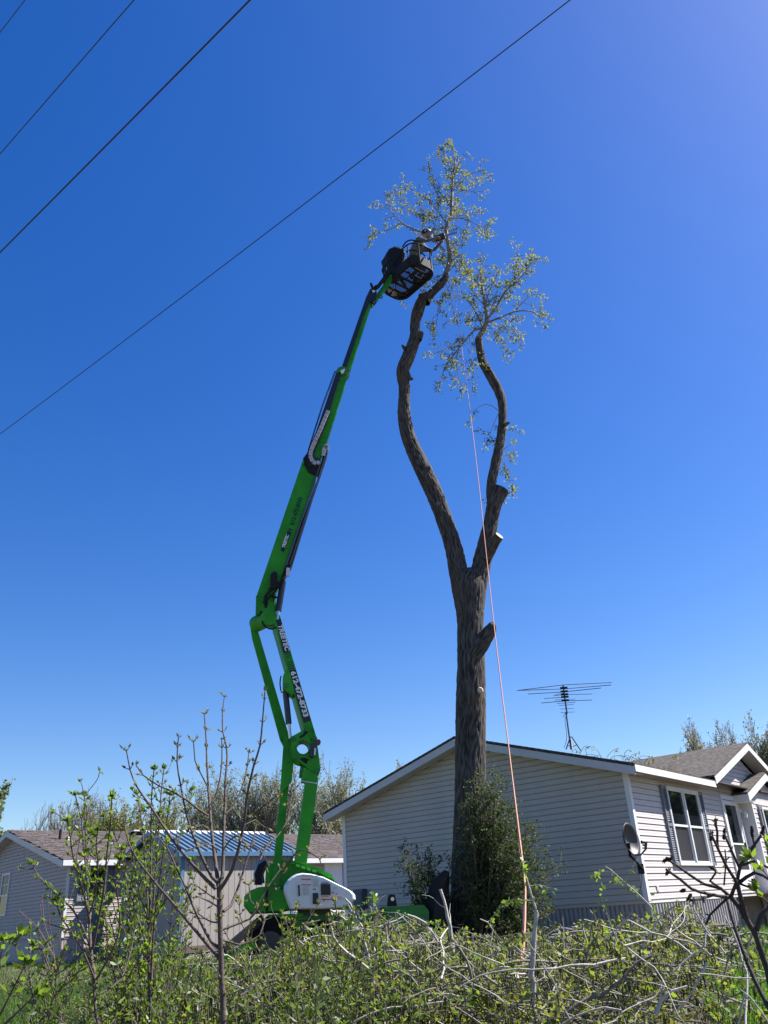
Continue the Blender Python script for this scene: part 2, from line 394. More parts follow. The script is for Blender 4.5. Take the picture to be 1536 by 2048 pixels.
wall_boards(lw, .02, LEN, FL, 21, M_siding, holes=[(WX0-.05, WX1+.05, WZ0-.05, WZ1+.05), (DX0-.06, DX1+.06, FL+.1, FL+2.22), (BX0, BX1, 0, 99)])
# reverse gable siding above the eave (continues the same wall up)
CG0, CG1 = 4.15, 10.45; CGR = (CG0+CG1)/2; CS = .345
r = 21
while True:
    z = FL+r*BOARD; ins = (z+BOARD-(FL+EAVE)+.02)/CS; xa, xb = CG0+.35+ins, CG1-.35-ins
    if xb-xa < .1: break
    o = board_mesh('siding_board', xb-xa, M_siding).build('siding_board', M_siding); o.parent = lw; o.location = (xa, 0, z); r += 1
MB().prism([V((CG0+.4, .012, FL+EAVE)), V((CG1-.4, .012, FL+EAVE)), V((CGR, .012, FL+EAVE+(CGR-CG0-.4)*CS))], V((0, .05, 0))).build('gable_backing', M_siding, house)
# corner trim
ct = MB(); ct.box((-.022, -.022, FL-.02), (.0, .075, FL+EAVE)); ct.box((0, -.022, FL-.02), (.085, -.0, FL+EAVE)); ct.build('corner_trim', M_trim, house)
ct = MB(); ct.box((-.022, GW-.08, FL-.02), (.0, GW+.02, FL+EAVE+.02)); ct.build('corner_trim', M_trim, house)
# roof: two slopes with overhangs, rake boards, soffits, gutters board
TH = .05
def roof_pt(x, y, dz=0):   # height of top surface of main roof
    return V((x, y, FL+3.62-abs(y-RID)*SL+dz))
rf = MB()
slab(rf, [roof_pt(-OV, -OV), roof_pt(LEN, -OV), roof_pt(LEN, RID), roof_pt(-OV, RID)], TH)
slab(rf, [roof_pt(-OV, RID), roof_pt(LEN, RID), roof_pt(LEN, GW+OV), roof_pt(-OV, GW+OV)], TH)
roof = rf.build('roof', M_shingle, house)
sh = MB()   # shingle butts at rake and eave edge
for k in range(58):
    y = -OV+.0+k*.143; p = roof_pt(-OV-.012, y, .008)
    q = roof_pt(-OV-.012, y+.143, .008); sh.add([(p.x, y, p.z-.012), (p.x, y+.142, q.z-.012), (p.x, y+.142, q.z+.004), (p.x, y, p.z+.008), (p.x+.05, y, p.z-.012), (p.x+.05, y+.142, q.z-.012), (p.x+.05, y+.142, q.z+.004), (p.x+.05, y, p.z+.008)], [(3, 2, 1, 0), (4, 5, 6, 7), (0, 1, 5, 4), (2, 3, 7, 6), (1, 2, 6, 5), (3, 0, 4, 7)])
for k in range(50):
    x = -OV+k*.3; sh.box((x, -OV-.02, roof_pt(0, -OV).z-.03), (x+.29, -OV+.02, roof_pt(0, -OV).z+.006))
tag(sh.build('shingle_edge', M_shingle, roof), kind='stuff')
FH = .16
rk = MB()
for ya, yb in ((-OV, RID), (RID, GW+OV)):
    rk.prism([roof_pt(-OV, ya, -TH-.002), roof_pt(-OV, yb, -TH-.002), roof_pt(-OV, yb, -TH-FH), roof_pt(-OV, ya, -TH-FH)], V((-.02, 0, 0)))
rk.build('rake_board', M_trim_shaded, house)
# gable soffit follows slope
sf = MB()
for ya, yb in ((-OV+.0, RID), (RID, GW+OV)):
    slab(sf, [roof_pt(-OV+.002, ya, -TH-FH+.03), roof_pt(0, ya, -TH-FH+.03), roof_pt(0, yb, -TH-FH+.03), roof_pt(-OV+.002, yb, -TH-FH+.03)], .012)
sf.box((0, -OV+.002, FL+EAVE+.0), (CG0+.2, 0, FL+EAVE+.012)); sf.box((-OV+.002, -OV+.002, FL+EAVE+.001), (0, -.0, FL+EAVE+.012))
sf.box((-OV+.002, GW, FL+EAVE-.01), (LEN, GW+OV-.002, FL+EAVE+.0))
sf.build('soffit', M_soffit, house)
gz_ = roof_pt(0, -OV).z
for k in range(3):   # aluminium fascia lengths along the eave
    xa = -OV+k*1.5; xb = min(xa+1.497, CG0)
    MB().box((xa, -OV-.022, gz_-TH-.10), (xb, -OV, gz_-TH+.03)).build('fascia_board', M_trim, house)
# skirting panels with vertical ribs
sk = MB().box((.05, .03, -.1), (LEN, .05, FL-.02)).build('skirting', M_skirt, house)
rb = MB(); rb.add([(0, .028, 0), (.03, .0, 0), (.075, .0, 0), (.105, .028, 0), (0, .028, FL-.03), (.03, .0, FL-.03), (.075, .0, FL-.03), (.105, .028, FL-.03)], [(0, 1, 5, 4), (1, 2, 6, 5), (2, 3, 7, 6), (4, 5, 6, 7)])
src = None
for k in range(34):
    x = .03+k*.145
    if src is None: src = rb.build('skirting_rib', M_skirt, sk); src.location = (x, 0, 0)
    else: inst(src, 'skirting_rib', sk, (x, 0, 0))
MB().box((0, -.012, FL-.055), (LEN, .03, FL-.02)).build('skirting_rail', M_trim, sk)
sk2 = MB().box((.03, .04, -.1), (.05, GW-.04, FL-.055)).build('skirting', M_skirt, house)
rb = MB(); rb.add([(.03, 0, 0), (.012, .02, 0), (.012, .05, 0), (.03, .07, 0), (.03, 0, FL-.06), (.012, .02, FL-.06), (.012, .05, FL-.06), (.03, .07, FL-.06)], [(4, 5, 1, 0), (5, 6, 2, 1), (6, 7, 3, 2), (7, 6, 5, 4)])
src = None
for k in range(76):
    if src is None: src = rb.build('skirting_rib', M_skirt, sk2); src.location = (0, .04+k*.099, 0)
    else: inst(src, 'skirting_rib', sk2, (0, .04+k*.099, 0))
window(house, WX0, WX1, WZ0, WZ1, y=-.012, double=2, shutters=1, lower=M_blind)
# cross gable roof
def cg_pt(x, y, dz=0): return V((x, y, FL+EAVE+.13+.02+(CGR-CG0-abs(x-CGR))*CS+dz))
cg = MB(); YB = RID+.2
for xa, xb in ((CG0, CGR), (CGR, CG1)):
    slab(cg, [cg_pt(xa, -OV-.02), cg_pt(xb, -OV-.02), cg_pt(xb, YB), cg_pt(xa, YB)], TH)
cg.build('cross_gable_roof', M_shingle, house)
rk = MB()
for xa, xb in ((CG0, CGR), (CGR, CG1)):
    rk.prism([cg_pt(xa, -OV-.02, -TH-.002), cg_pt(xb, -OV-.02, -TH-.002), cg_pt(xb, -OV-.02, -TH-FH), cg_pt(xa, -OV-.02, -TH-FH)], V((0, -.02, 0)))
rk.build('rake_board', M_trim, house).name = 'rake_board.001'
sf = MB()
for xa, xb in ((CG0, CGR), (CGR, CG1)):
    slab(sf, [cg_pt(xa, -OV, -TH-FH+.03), cg_pt(xb, -OV, -TH-FH+.03), cg_pt(xb, -.0, -TH-FH+.03), cg_pt(xa, -.0, -TH-FH+.03)], .01)
sf.build('soffit', M_soffit, house)
# door
dr = MB(); dr.box((DX0-.06, -.05, FL+.08), (DX0, .02, FL+2.22)); dr.box((DX1, -.05, FL+.08), (DX1+.06, .02, FL+2.22)); dr.box((DX0, -.048, FL+2.12), (DX1, .02, FL+2.22)); 
dr = dr.build('door_frame', M_trim, house)
dd = MB(); dd.box((DX0+.02, -.035, FL+.1), (DX0+.14, 0, FL+2.1)); dd.box((DX1-.14, -.035, FL+.1), (DX1-.02, 0, FL+2.1)); dd.box((DX0+.14, -.034, FL+2.0), (DX1-.14, 0, FL+2.1)); dd.box((DX0+.14, -.034, FL+.1), (DX1-.14, 0, FL+.52)); dd.box((DX0+.14, -.033, FL+1.08), (DX1-.14, 0, FL+1.12))
dd = dd.build('storm_door', M_trim, house)
MB().box((DX0+.14, -.02, FL+.52), (DX1-.14, .0, FL+1.08)).build('pane', M_blind, dd); MB().box((DX0+.14, -.02, FL+1.12), (DX1-.14, .0, FL+2.0)).build('pane', M_glass, dd)
MB().box((DX1-.12, -.07, FL+1.0), (DX1-.09, -.035, FL+1.14)).build('handle', M_blackm, dd)
lamp = MB(); lamp.tube([(DX1+.2, -.0, FL+1.9), (DX1+.2, -.05, FL+1.9)], .05, 12); lamp.tube([(DX1+.2, -.05, FL+1.9), (DX1+.2, -.12, FL+1.93), (DX1+.2, -.12, FL+1.86)], .012, 8); lamp.tube([(DX1+.2, -.12, FL+1.88), (DX1+.2, -.12, FL+1.84), (DX1+.2, -.12, FL+1.72)], [.03, .065, .05], 12)
lamp.build('wall_lamp', M_trim, house)
# bump-out entry bay with little gable
BO = -.27
bb = MB().box((BX0, BO+.02, 0), (BX1, .0, FL+2.15)).build('entry_bay', M_siding, house)
fw = MB().box((BX0, BO, FL-.04), (BX1, BO+.02, FL)).build('bay_wall', M_siding, house)
wall_boards_parent = fw
cache = None
for k in range(19):
    for xa, xb in ((BX0+.05, BX0+.35), (BX0+1.7, BX1)):
        o = board_mesh('siding_board', xb-xa, M_siding).build('siding_board', M_siding); o.parent = fw; o.location = (xa, BO, FL+k*BOARD)
    if k < 5 or k > 17:
        o = board_mesh('siding_board', 1.35, M_siding).build('siding_board', M_siding); o.parent = fw; o.location = (BX0+.35, BO, FL+k*BOARD)
MB().box((BX0-.02, BO-.022, FL), (BX0+.05, .0, FL+2.15)).build('corner_trim', M_trim, house)
window(house, BX0+.68, BX0+1.6, FL+.62, FL+1.95, y=BO-.01, double=1, shutters=1, sw=.22)
PR = 8.1; PHW = 1.9
def pg(x, y, dz=0): return V((x, y, FL+2.92-abs(x-PR)*.33+dz))
pr = MB()
for xa, xb in ((PR-PHW, PR), (PR, PR+PHW)): slab(pr, [pg(xa, BO-.14), pg(xb, BO-.14), pg(xb, 0), pg(xa, 0)], .05)
pr.build('entry_roof', M_shingle, house)
pf = MB()
for xa, xb in ((PR-PHW, PR), (PR, PR+PHW)):
    pf.prism([pg(xa, BO-.14, -.052), pg(xb, BO-.14, -.052), pg(xb, BO-.14, -.22), pg(xa, BO-.14, -.22)], V((0, -.02, 0)))
pf.box((PR-PHW-.02, BO-.16, FL+2.07), (PR-PHW, .0, FL+2.24)); pf.box((PR-PHW, BO-.14, FL+2.075), (BX0, 0, FL+2.085))
pf.build('fascia_board', M_trim, house)
MB().prism([V((PR-PHW+.1, BO+.0, FL+2.12)), V((PR+PHW-.1, BO+.0, FL+2.12)), V((PR, BO, FL+2.7))], V((0, .04, 0))).build('gable_backing', M_siding, house)
# deck + railing : things of their own
dk = empty('entry_deck', hw(7, -.6, 0), 'small raised wooden deck below the storm door with dark railing round it', 'deck', rz=math.pi/2-AZ)
def dl(x, y, z): return (x-7, y+.6, z)
for k in range(8):
    y0 = -1.2+k*.145; MB().box(dl(5.1, y0, FL-.02), dl(10, y0+.135, FL+.02)).build('deck_board', M_siding_l, dk)
for x in (5.15, 7.4, 9.8): MB().box(dl(x, -1.2, -.1), dl(x+.09, -1.11, FL-.02)).build('post', M_siding_l, dk)
MB().box(dl(5.1, -1.21, FL-.17), dl(10, -1.17, FL-.02)).build('rim_board', M_siding_l, dk)
rl = empty('deck_railing', hw(7, -.6, FL), 'dark metal railing with thin vertical balusters in front of the storm door', 'railing', rz=math.pi/2-AZ)
for z in (.12, .95): MB().box((5.1-7, -1.16+.6, z), (10-7, -1.13+.6, z+.03)).build('rail', M_blackm, rl)
src = None
for k in range(45):
    x = 5.1-7+k*.11
    if src is None: src = MB().box((0, 0, 0), (.014, .014, .82)).build('baluster', M_blackm, rl); src.location = (x, -.55, .15)
    else: inst(src, 'baluster', rl, (x, -.55, .15))
for x in (5.08, 9.96): MB().box((x-7, -.58, .02), (x-7+.04, -.54, 1.02)).build('post', M_blackm, rl)
# small vent plate and meter box
o = MB().box((.45, -.03, FL+.14), (.55, -.018, FL+.24)).build('vent_plate', M_soffit, house)
mbx = empty('meter_box', hw(-.05, 7.05, FL+.2), 'small teal grey utility box on the far left end of the long gable wall', 'utility box', rz=math.pi/2-AZ)
MB().box((-.14, -.14, 0), (.04, .14, .42)).build('cabinet', M_teal, mbx); MB().box((-.155, -.12, .03), (-.142, .12, .36)).build('lid', M_teal, mbx); MB().tube([(-.05, 0, 0), (-.05, 0, -.9)], .025, 8).build('conduit', M_teal, mbx)

# twigs fallen on the roof
P0s, P1s = [], []; lp = []
for k in range(34):
    p = V((random.uniform(.1, 3.4), random.uniform(-.15, 1.4), 0)); p = roof_pt(p.x, p.y, .02); p = hw(p.x, p.y, p.z-0) 
    d = V((random.uniform(-1, 1), random.uniform(-1, 1), random.uniform(.1, 1.3))).normalized()
    for j in range(5):
        q = p+d*.09; P0s.append(p[:]); P1s.append(q[:]); p = q; d = (d+V((random.gauss(0, .25), random.gauss(0, .25), -.28))).normalized()
    for j in range(4): lp.append((p+V((random.gauss(0, .02), random.gauss(0, .02), 0)))[:])
v1, f1 = sticks(P0s, P1s, .006, .005); v2, f2 = leaves(lp, RNG.normal(size=(len(lp), 3))+[0, 0, -.6], .06, .035)
rt = empty('fallen_twigs', hw(1.7, .6, FL+2.7), 'tangle of small leafy twigs lying on the roof edge beside the antenna', 'twigs')
tag(np_mesh('twig', v1, f1, M_twig, rt), kind='stuff'); tag(np_mesh('foliage', v2, f2, M_leaf_cw, rt), kind='stuff')

# ---- antenna
AP = V((3.93, 19.75, 3.02)); ANT = empty('tv_antenna', AP, 'rusty rooftop television antenna with many thin rods on a tripod mast', 'antenna')
def aY(x, y): return atY(x, y, AP.y)
M_ant = mat('antenna_metal', (.10, .085, .08), .5, metal=.5, var=.3, vs=20)
base = aY(1142, 1497); top = aY(1126, 1371); ax = (top-base)
MB().tube([aY(1142, 1499), aY(1132, 1425)], .018, 8).build('mast', M_ant, ANT)
MB().bar(aY(1134, 1428), top, .03, .03).build('boom', M_ant, ANT)
for a, b in (((1141, 1473), (1132, 1499)), ((1143, 1473), (1162, 1502)), ((1142, 1480), (1145, 1502))): MB().tube([aY(*a), atY(b[0], b[1], AP.y+(-.25 if b[0] == 1145 else .1))], .013, 6).build('leg', M_ant, ANT)
MB().tube([aY(1135, 1491), aY(1144, 1494), aY(1153, 1490)], .009, 5).build('brace', M_ant, ANT)
for (x0, y0, x1, y1), r_ in (((1034, 1381, 1125, 1370), .009), ((1125, 1370, 1223, 1365), .009), ((1034, 1381, 1126, 1378), .008), ((1126, 1378, 1223, 1370), .009), ((1056, 1388, 1127, 1384), .009), ((1127, 1384, 1202, 1376), .009), ((1127, 1389, 1184, 1388), .008), ((1088, 1397, 1138, 1394), .008),
        ((1082, 1406, 1128, 1402), .009), ((1128, 1402, 1184, 1400), .009), ((1110, 1400, 1151, 1398), .006), ((1114, 1407, 1151, 1405), .006), ((1118, 1411, 1147, 1409), .006), ((1120, 1418, 1147, 1417), .006), ((1121, 1425, 1149, 1424), .006), ((1107, 1391, 1128, 1386), .006), ((1107, 1391, 1130, 1390), .006)):
    MB().tube([aY(x0, y0), aY(x1, y1)], r_, 5).build('element', M_ant, ANT)
for y in (1376, 1383, 1389, 1394, 1401): MB().box(aY(1124+(y-1371)*.12, y)-V((.05, .02, .02)), aY(1124+(y-1371)*.12, y)+V((.12, .02, .02))).build('insulator', M_black, ANT)
MB().tube(resample([aY(1131, 1426), aY(1126, 1434), aY(1131, 1434), aY(1130, 1445), aY(1133, 1462), aY(1133, 1480), aY(1128, 1496)], .08), .006, 5).build('cable', M_wire, ANT)

# ---- satellite dish
DC = V(ray(1261, 1679)*17.55); DC = V((DC.x, DC.y, DC.z)); dn = V((.72, -.66, .12)).normalized()
DI = empty('satellite_dish', atD(1283, 1738, 17.85), 'grey satellite dish on an arm near the right corner of the gable wall', 'satellite dish')
du = (V((0, 0, 1))-dn*dn.z).normalized(); dr_ = du.cross(dn)
db = MB(); vs = []; fs = []; rings = 7; ns = 32
for side, off in ((0, 0), (1, -.012)):
    for i in range(rings+1):
        rr = .30*i/rings
        for j in range(ns):
            t = 2*math.pi*j/ns; vs.append(DC + dr_*math.cos(t)*rr*.9 + du*math.sin(t)*rr + dn*(1.5*rr*rr-.10+off))
nn_ = (rings+1)*ns
for i in range(rings):
    for j in range(ns):
        a, b, c, d = i*ns+j, i*ns+(j+1) % ns, (i+1)*ns+(j+1) % ns, (i+1)*ns+j
        fs.append((a, b, c, d)); fs.append((d+nn_, c+nn_, b+nn_, a+nn_))
for j in range(ns): a, b = rings*ns+j, rings*ns+(j+1) % ns; fs.append((a, b, b+nn_, a+nn_))
db.add(vs, fs, True); db.build('reflector', M_dish, DI)
wallp = atD(1283, 1738, 17.86)
low = DC-du*.27-dn*.02
MB().tube([low, DC-du*.30+dn*.12, atD(1291, 1699, 17.5)], .016, 8).build('feed_arm', M_blackm, DI)
lnb = MB(); f0 = atD(1291, 1699, 17.5); lnb.bar(f0, atD(1292, 1684, 17.5), .05, .05); lnb.tube([atD(1291, 1685, 17.5), atD(1283, 1684, 17.45)], [.02, .032], 10); lnb.tube([atD(1291, 1691, 17.5), atD(1286, 1690, 17.45)], .018, 8); lnb.build('feed_horn', M_blackm, DI)
MB().tube([DC-dn*.06-du*.05, low-dn*.08, atD(1272, 1722, 17.7), wallp+V((0, -.08, 0))], [.03, .028, .022, .022], 8).build('mast', M_mesh, DI)
MB().bar(atD(1280, 1728, 17.83), atD(1284, 1748, 17.83), .11, .03, up=V((0, 1, 0))).build('wall_bracket', M_mesh, DI)
MB().tube(resample([atD(1280, 1735, 17.82), atD(1284, 1760, 17.8), atD(1279, 1785, 17.8)], .1), .006, 5).build('cable', M_wire, DI)

# ------------------------------------------------------------ left group: grey-taupe house, shed
AZL = R(47.5); LB = V((math.sin(AZL), math.cos(AZL), 0)); LA = V((-math.cos(AZL), math.sin(AZL), 0))
L0 = V((-11.176, 29.859, GR))
lh = empty('neighbour_house', L0, 'taupe sided house with tan shingle roof at the left edge beyond the blue roofed shed', 'house', rz=math.pi/2-AZL)
LW, LR, LLEN = 10.6, 5.3, 15.5; LSL = .27; LOV = .38
wl = MB(); wl.box((.03, .03, 0), (LLEN, LW, FL+2.35)); wl.prism([V((.03, .1, FL+2.35)), V((.03, LW-.1, FL+2.35)), V((.03, LR, FL+2.35+(LR-.1)*LSL))], V((LLEN-.1, 0, 0)))
wl.build('wall_core', M_siding_l, lh)
gw = MB().box((0, .02, FL-.05), (.03, LW, FL)).build('gable_wall', M_siding_l, lh); gable_boards(gw, LW, FL, 20, LSL, M_siding_l, h=.118)
lw2 = MB().box((.02, 0, FL-.05), (LLEN, .02, FL)).build('long_wall', M_siding_l, lh); wall_boards(lw2, .02, LLEN, FL, 20, M_siding_l, h=.118, holes=[(.66, 1.34, FL+1.0, FL+2.2)])
def lr_pt(x, y, dz=0): return V((x, y, FL+3.78-abs(y-LR)*LSL*.97+dz))
rf = MB()
slab(rf, [lr_pt(-.35, -LOV), lr_pt(LLEN+.3, -LOV), lr_pt(LLEN+.3, LR), lr_pt(-.35, LR)], .05); slab(rf, [lr_pt(-.35, LR), lr_pt(LLEN+.3, LR), lr_pt(LLEN+.3, LW+LOV), lr_pt(-.35, LW+LOV)], .05)
lroof = rf.build('roof', M_shingle_l, lh)
# shingle courses: uneven tabs proud of the deck on the slope that faces us
tabs = MB()
for r_ in range(38):
    y = -LOV+.02+r_*.145; x = -.35+random.uniform(-.3, 0)
    while x < LLEN+.2:
        L_ = random.choice((.16, .2, .3)); 
        if random.random() < .5:
            p = lr_pt(x, y, .006); q = lr_pt(x, y+.14, .006)
            tabs.add([(x, y, p.z+.012), (x+L_, y, p.z+.012), (x+L_, y+.14, q.z), (x, y+.14, q.z), (x, y, p.z-.004), (x+L_, y, p.z-.004)], [(0, 1, 2, 3), (4, 5, 1, 0)])
        x += L_
tag(tabs.build('shingle', mat('shingle_tab', (.085, .068, .064), .95, island=.35), lroof), kind='stuff')
rk = MB()
for ya, yb in ((-LOV, LR), (LR, LW+LOV)):
    rk.prism([lr_pt(-.35, ya, -.052), lr_pt(-.35, yb, -.052), lr_pt(-.35, yb, -.25), lr_pt(-.35, ya, -.25)], V((-.025, 0, 0)))
    slab(rk, [lr_pt(-.34, ya, -.22), lr_pt(0, ya, -.22), lr_pt(0, yb, -.22), lr_pt(-.34, yb, -.22)], .012)
rk.build('rake_board', M_trim_shaded, lh)
eb = MB(); ez = lr_pt(0, -LOV).z; eb.box((-.35, -LOV-.025, ez-.20), (LLEN+.3, -LOV, ez-.03)); eb.box((-.3, -LOV, ez-.2), (LLEN, 0, ez-.185)); eb.build('gutter', M_trim, lh)
MB().box((-.02, -.02, FL-.02), (.07, 0, FL+2.35)).build('corner_trim', M_trim, lh)
fd = MB(); fd.box((.02, .02, -.2), (LLEN, .05, FL-.04)); fd.box((.02, .02, -.2), (.04, LW, FL-.04)); fd.build('foundation_panel', M_found, lh)
window(lh, .72, 1.28, FL+1.08, FL+2.15, y=-.012, shutters=1, sw=.30, lower=M_blind)
wgl = MB(); t = .06
for a, b, c, d in ((5.35, 6.15, 2.22, 2.28), (5.35, 6.15, .82, .88)): wgl.box((-.05, a, FL+c), (.0, b, FL+d))
for a in (5.35, 6.09): wgl.box((-.048, a, FL+.88), (0, a+.06, FL+2.22))
wgl.box((-.045, 5.41, FL+1.5), (0, 6.09, FL+1.55)); wgl.box((-.035, 5.73, FL+1.55), (-.02, 5.75, FL+2.22)); wgl.box((-.035, 5.41, FL+1.88), (-.02, 6.09, FL+1.9))
wg = wgl.build('window', M_trim, lh)
MB().box((-.03, 5.41, FL+.88), (-.018, 6.09, FL+1.5)).build('pane', M_glass, wg); MB().box((-.03, 5.41, FL+1.55), (-.018, 6.09, FL+2.22)).build('pane', M_blind, wg)
# far door of the same house (between the machine and the white house)
dd = MB().box((10.6, -.05, FL+.0), (11.5, 0, FL+2.15)).build('door', M_trim, lh); MB().box((10.55, -.06, FL+2.15), (11.55, 0, FL+2.25)).build('lintel', M_trim, dd)
for x, y, h_, r_, nm in ((.9, 3.3, .34, .05, 'vent_pipe'), (3.6, 3.1, .2, .06, 'vent_pipe')):
    p = lr_pt(x, y); MB().tube([p-V((0, 0, .05)), p+V((0, 0, h_))], r_, 10).build(nm, M_black, lh)
p = lr_pt(1.15, 3.15); MB().tube([p-V((0, 0, .05)), p+V((0, 0, .12))], .05, 10).build('vent_pipe', M_trim, lh)
p = lr_pt(4.6, 4.6); rvb = MB(); rvb.box((p.x-.22, p.y-.2, p.z-.05), (p.x+.22, p.y+.2, p.z+.1)); rv = rvb.build('roof_vent', M_black, lh); MB().box((p.x-.3, p.y-.28, p.z+.1), (p.x+.3, p.y+.28, p.z+.15)).build('cap', M_trim, rv)
# ac unit
acp = atz(8, 1925, GR); ac = empty('air_conditioner', acp, 'dark boxy air conditioner on the ground below the left edge window', 'air conditioner', rz=math.pi/2-AZL)
MB().box((-.4, -.4, 0), (.4, .4, .85)).build('cabinet', M_teal, ac); MB().tube([(0, 0, .85), (0, 0, .9)], .32, 20).build('fan_guard', M_black, ac)
for k in range(7): MB().box((-.41, -.38, .1+k*.1), (-.40, .38, .15+k*.1)).build('louver', M_black, ac)
# pedestals
pp = atz(188, 1922, GR-.0); 
pd = empty('meter_pedestal', pp, 'tall narrow dark teal meter pedestal in front of the sunlit wall behind the left shrub', 'utility post', rz=.3)
MB().box((-.2, -.12, -.1), (.2, .12, 1.9)).build('cabinet', M_teal, pd); MB().box((-.17, -.14, 1.1), (.17, -.122, 1.8)).build('lid', M_teal, pd); MB().tube([(.12, -.16, 1.3), (.12, -.2, 1.3)], .07, 12).build('meter', M_blackm, pd)
bxp = atz(262, 1935, GR-.1); bx = empty('transformer_box', bxp, 'pale green ground utility box beside the shed corner', 'utility box', rz=.2)
bq = MB(); bq.box((-.22, -.2, -.2), (.28, .25, .62)); bq.build('cabinet', M_box, bx); MB().prism([V((-.24, -.22, .62)), V((.30, -.22, .62)), V((.30, .27, .72)), V((-.24, .27, .72))], V((0, 0, .03))).build('lid', M_box, bx)

# ---- shed
S0v = ray(364, 1715)*28; S0 = V((S0v.x, S0v.y, GR+.1))
shd = empty('garden_shed', S0, 'tan board shed with blue ribbed metal roof and blue corner trim', 'shed', rz=math.pi/2-AZL)
SW, SLN, SH, SR = 3.85, 4.05, 2.72, .42
bd = MB(); bd.box((.02, .02, .15), (SLN, SW, SH)); bd.prism([V((.02, .05, SH)), V((.02, SW-.05, SH)), V((.02, SW/2, SH+.72))], V((SLN-.02, 0, 0))); bd.build('wall_core', M_shed, shd)
for k in range(20):   # long wall boards
    MB().box((.03+k*.2025, -.012, .2), (.03+k*.2025+.19, .02, SH)).build('wall_board', M_shed, shd)
for k in range(19):   # gable boards
    y = .03+k*.2; zt = SH+min(y, SW-y-.19)*.375
    MB().box((-.012, y, .2), (.02, y+.188, max(zt, SH))).build('wall_board', M_shed, shd)
MB().box((-.02, -.03, .02), (SLN+.02, -.0, .2)).build('skid', mat('skid_wood', (.12, .09, .08), .9), shd); MB().box((-.03, 0, .02), (0, SW, .2)).build('skid', M_shed, shd)
for a, b in (((-.03, -.03), (.09, .0)), ((SLN-.09, -.03), (SLN+.02, 0))): MB().box((a[0], a[1], .2), (b[0], b[1], SH)).build('corner_trim', M_blue, shd)
MB().box((-.03, -.028, .2), (-.0, .1, SH)).build('corner_trim', M_blue, shd); MB().box((-.03, SW-.1, .2), (0, SW+.02, SH)).build('corner_trim', M_blue, shd)
SOV = .16; SS = .375
def sr(x, y, dz=0): return V((x, y, SH+.1+(SW/2-abs(y-SW/2))*SS+dz))
rf = MB()
for ya, yb in ((-SOV, SW/2), (SW/2, SW+SOV)): slab(rf, [sr(-.2, ya), sr(SLN+.2, ya), sr(SLN+.2, yb), sr(-.2, yb)], .03)
sroof = rf.build('roof', M_blueroof, shd)
for k in range(20):
    x = -.17+k*.23
    mb = MB(); mb.prism([sr(x, -SOV, 0), sr(x+.012, -SOV, .05), sr(x+.04, -SOV, .05), sr(x+.052, -SOV, 0)], sr(x, SW/2)-sr(x, -SOV)); mb.build('roof_rib', M_blueroof, sroof)
rc = MB(); rc.prism([sr(-.22, SW/2-.14, .0), sr(-.22, SW/2, .045), sr(-.22, SW/2+.14, .0)], V((SLN+.44, 0, 0))); rc.build('ridge_cap', M_trim, shd)
tr_ = MB()
for ya, yb in ((-SOV, SW/2), (SW/2, SW+SOV)):
    tr_.prism([sr(-.2, ya, .01), sr(-.2, yb, .01), sr(-.2, yb, -.14), sr(-.2, ya, -.14)], V((-.025, 0, 0)))
tr_.box((-.2, -SOV-.02, SH+.1-SOV*SS-.13), (SLN+.2, -SOV, SH+.1-SOV*SS-.0)); tr_.build('fascia_board', M_blue, shd)
# gravel strip by the shed
gp = []
for k in range(5200):
    x = random.uniform(-1, 6); y = random.uniform(-2.2, -.1); q = S0+LB*x+LA*y; gp.append((q.x, q.y, GR+.02+random.uniform(0, .03)))
gv, gf_ = leaves(gp, RNG.normal(size=(len(gp), 3))+[0, 0, .2], .07, .06)
tag(np_mesh('gravel', gv, gf_, mat('gravel_stone', (.36, .33, .31), .9, island=.4)), kind='stuff', label='pale gravel strip beside the shed wall', cat='gravel')

# ------------------------------------------------------------ boom lift
TH_ = R(9); LE = V((math.cos(TH_), math.sin(TH_), 0)); LN = V((math.sin(TH_), -math.cos(TH_), 0))
LP0 = atD(600, 1760, 15.3)
def LP(x, y, back=0.0):
    d = ray(x, y); return d*((LP0.dot(LN)-back)/d.dot(LN))
lift = empty('boom_lift', V((-1.5, 15.3, GR)), 'bright green articulated boom lift with white control cowl raising a basket to the tree top', 'boom lift')
def lprism(name, poly, w, m=None, back=0.0, parent=None, bev=0.0):
    """outline in the lift's own front plane, real thickness w behind it"""
    pts = [LP(x, y, back) for x, y in poly]
    mb = MB()
    if bev:
        c = sum(pts, V((0, 0, 0)))/len(pts); n = len(pts); ringss = []
        for sc, dep in ((1-2.4*bev, -.0), (1-bev, bev*.5), (1, bev*1.6), (1, w-bev*1.6), (1-bev, w)):
            ringss.append([c+(p-c)*sc-LN*dep for p in pts])
        vs = [p for r_ in ringss for p in r_]
        fs = []
        for k in range(4): fs += [(k*n+i, k*n+(i+1) % n, (k+1)*n+(i+1) % n, (k+1)*n+i) for i in range(n)]
        mb.add(vs, fs, False); mb.f += [tuple(reversed(range(n))), tuple(range(4*n, 5*n))]; mb.sm += [False]*2; mb.mi += [0]*2
    else: mb.prism(pts, -LN*w)
    return mb.build(name, m or M_green, parent or lift)
def ltube(name, pts, r, m, back=0.0, n=12, parent=None, smooth_=.0):
    P = [LP(x, y, back) for x, y in pts]
    if smooth_: P = resample(P, smooth_)
    return MB().tube(P, r, n).build(name, m, parent or lift)
def lcyl(name, x, y, r, w, m, back=0.0, parent=None, n=24):
    p = LP(x, y, back); return MB().tube([p, p-LN*w], r, n, smooth=True).build(name, m, parent or lift)
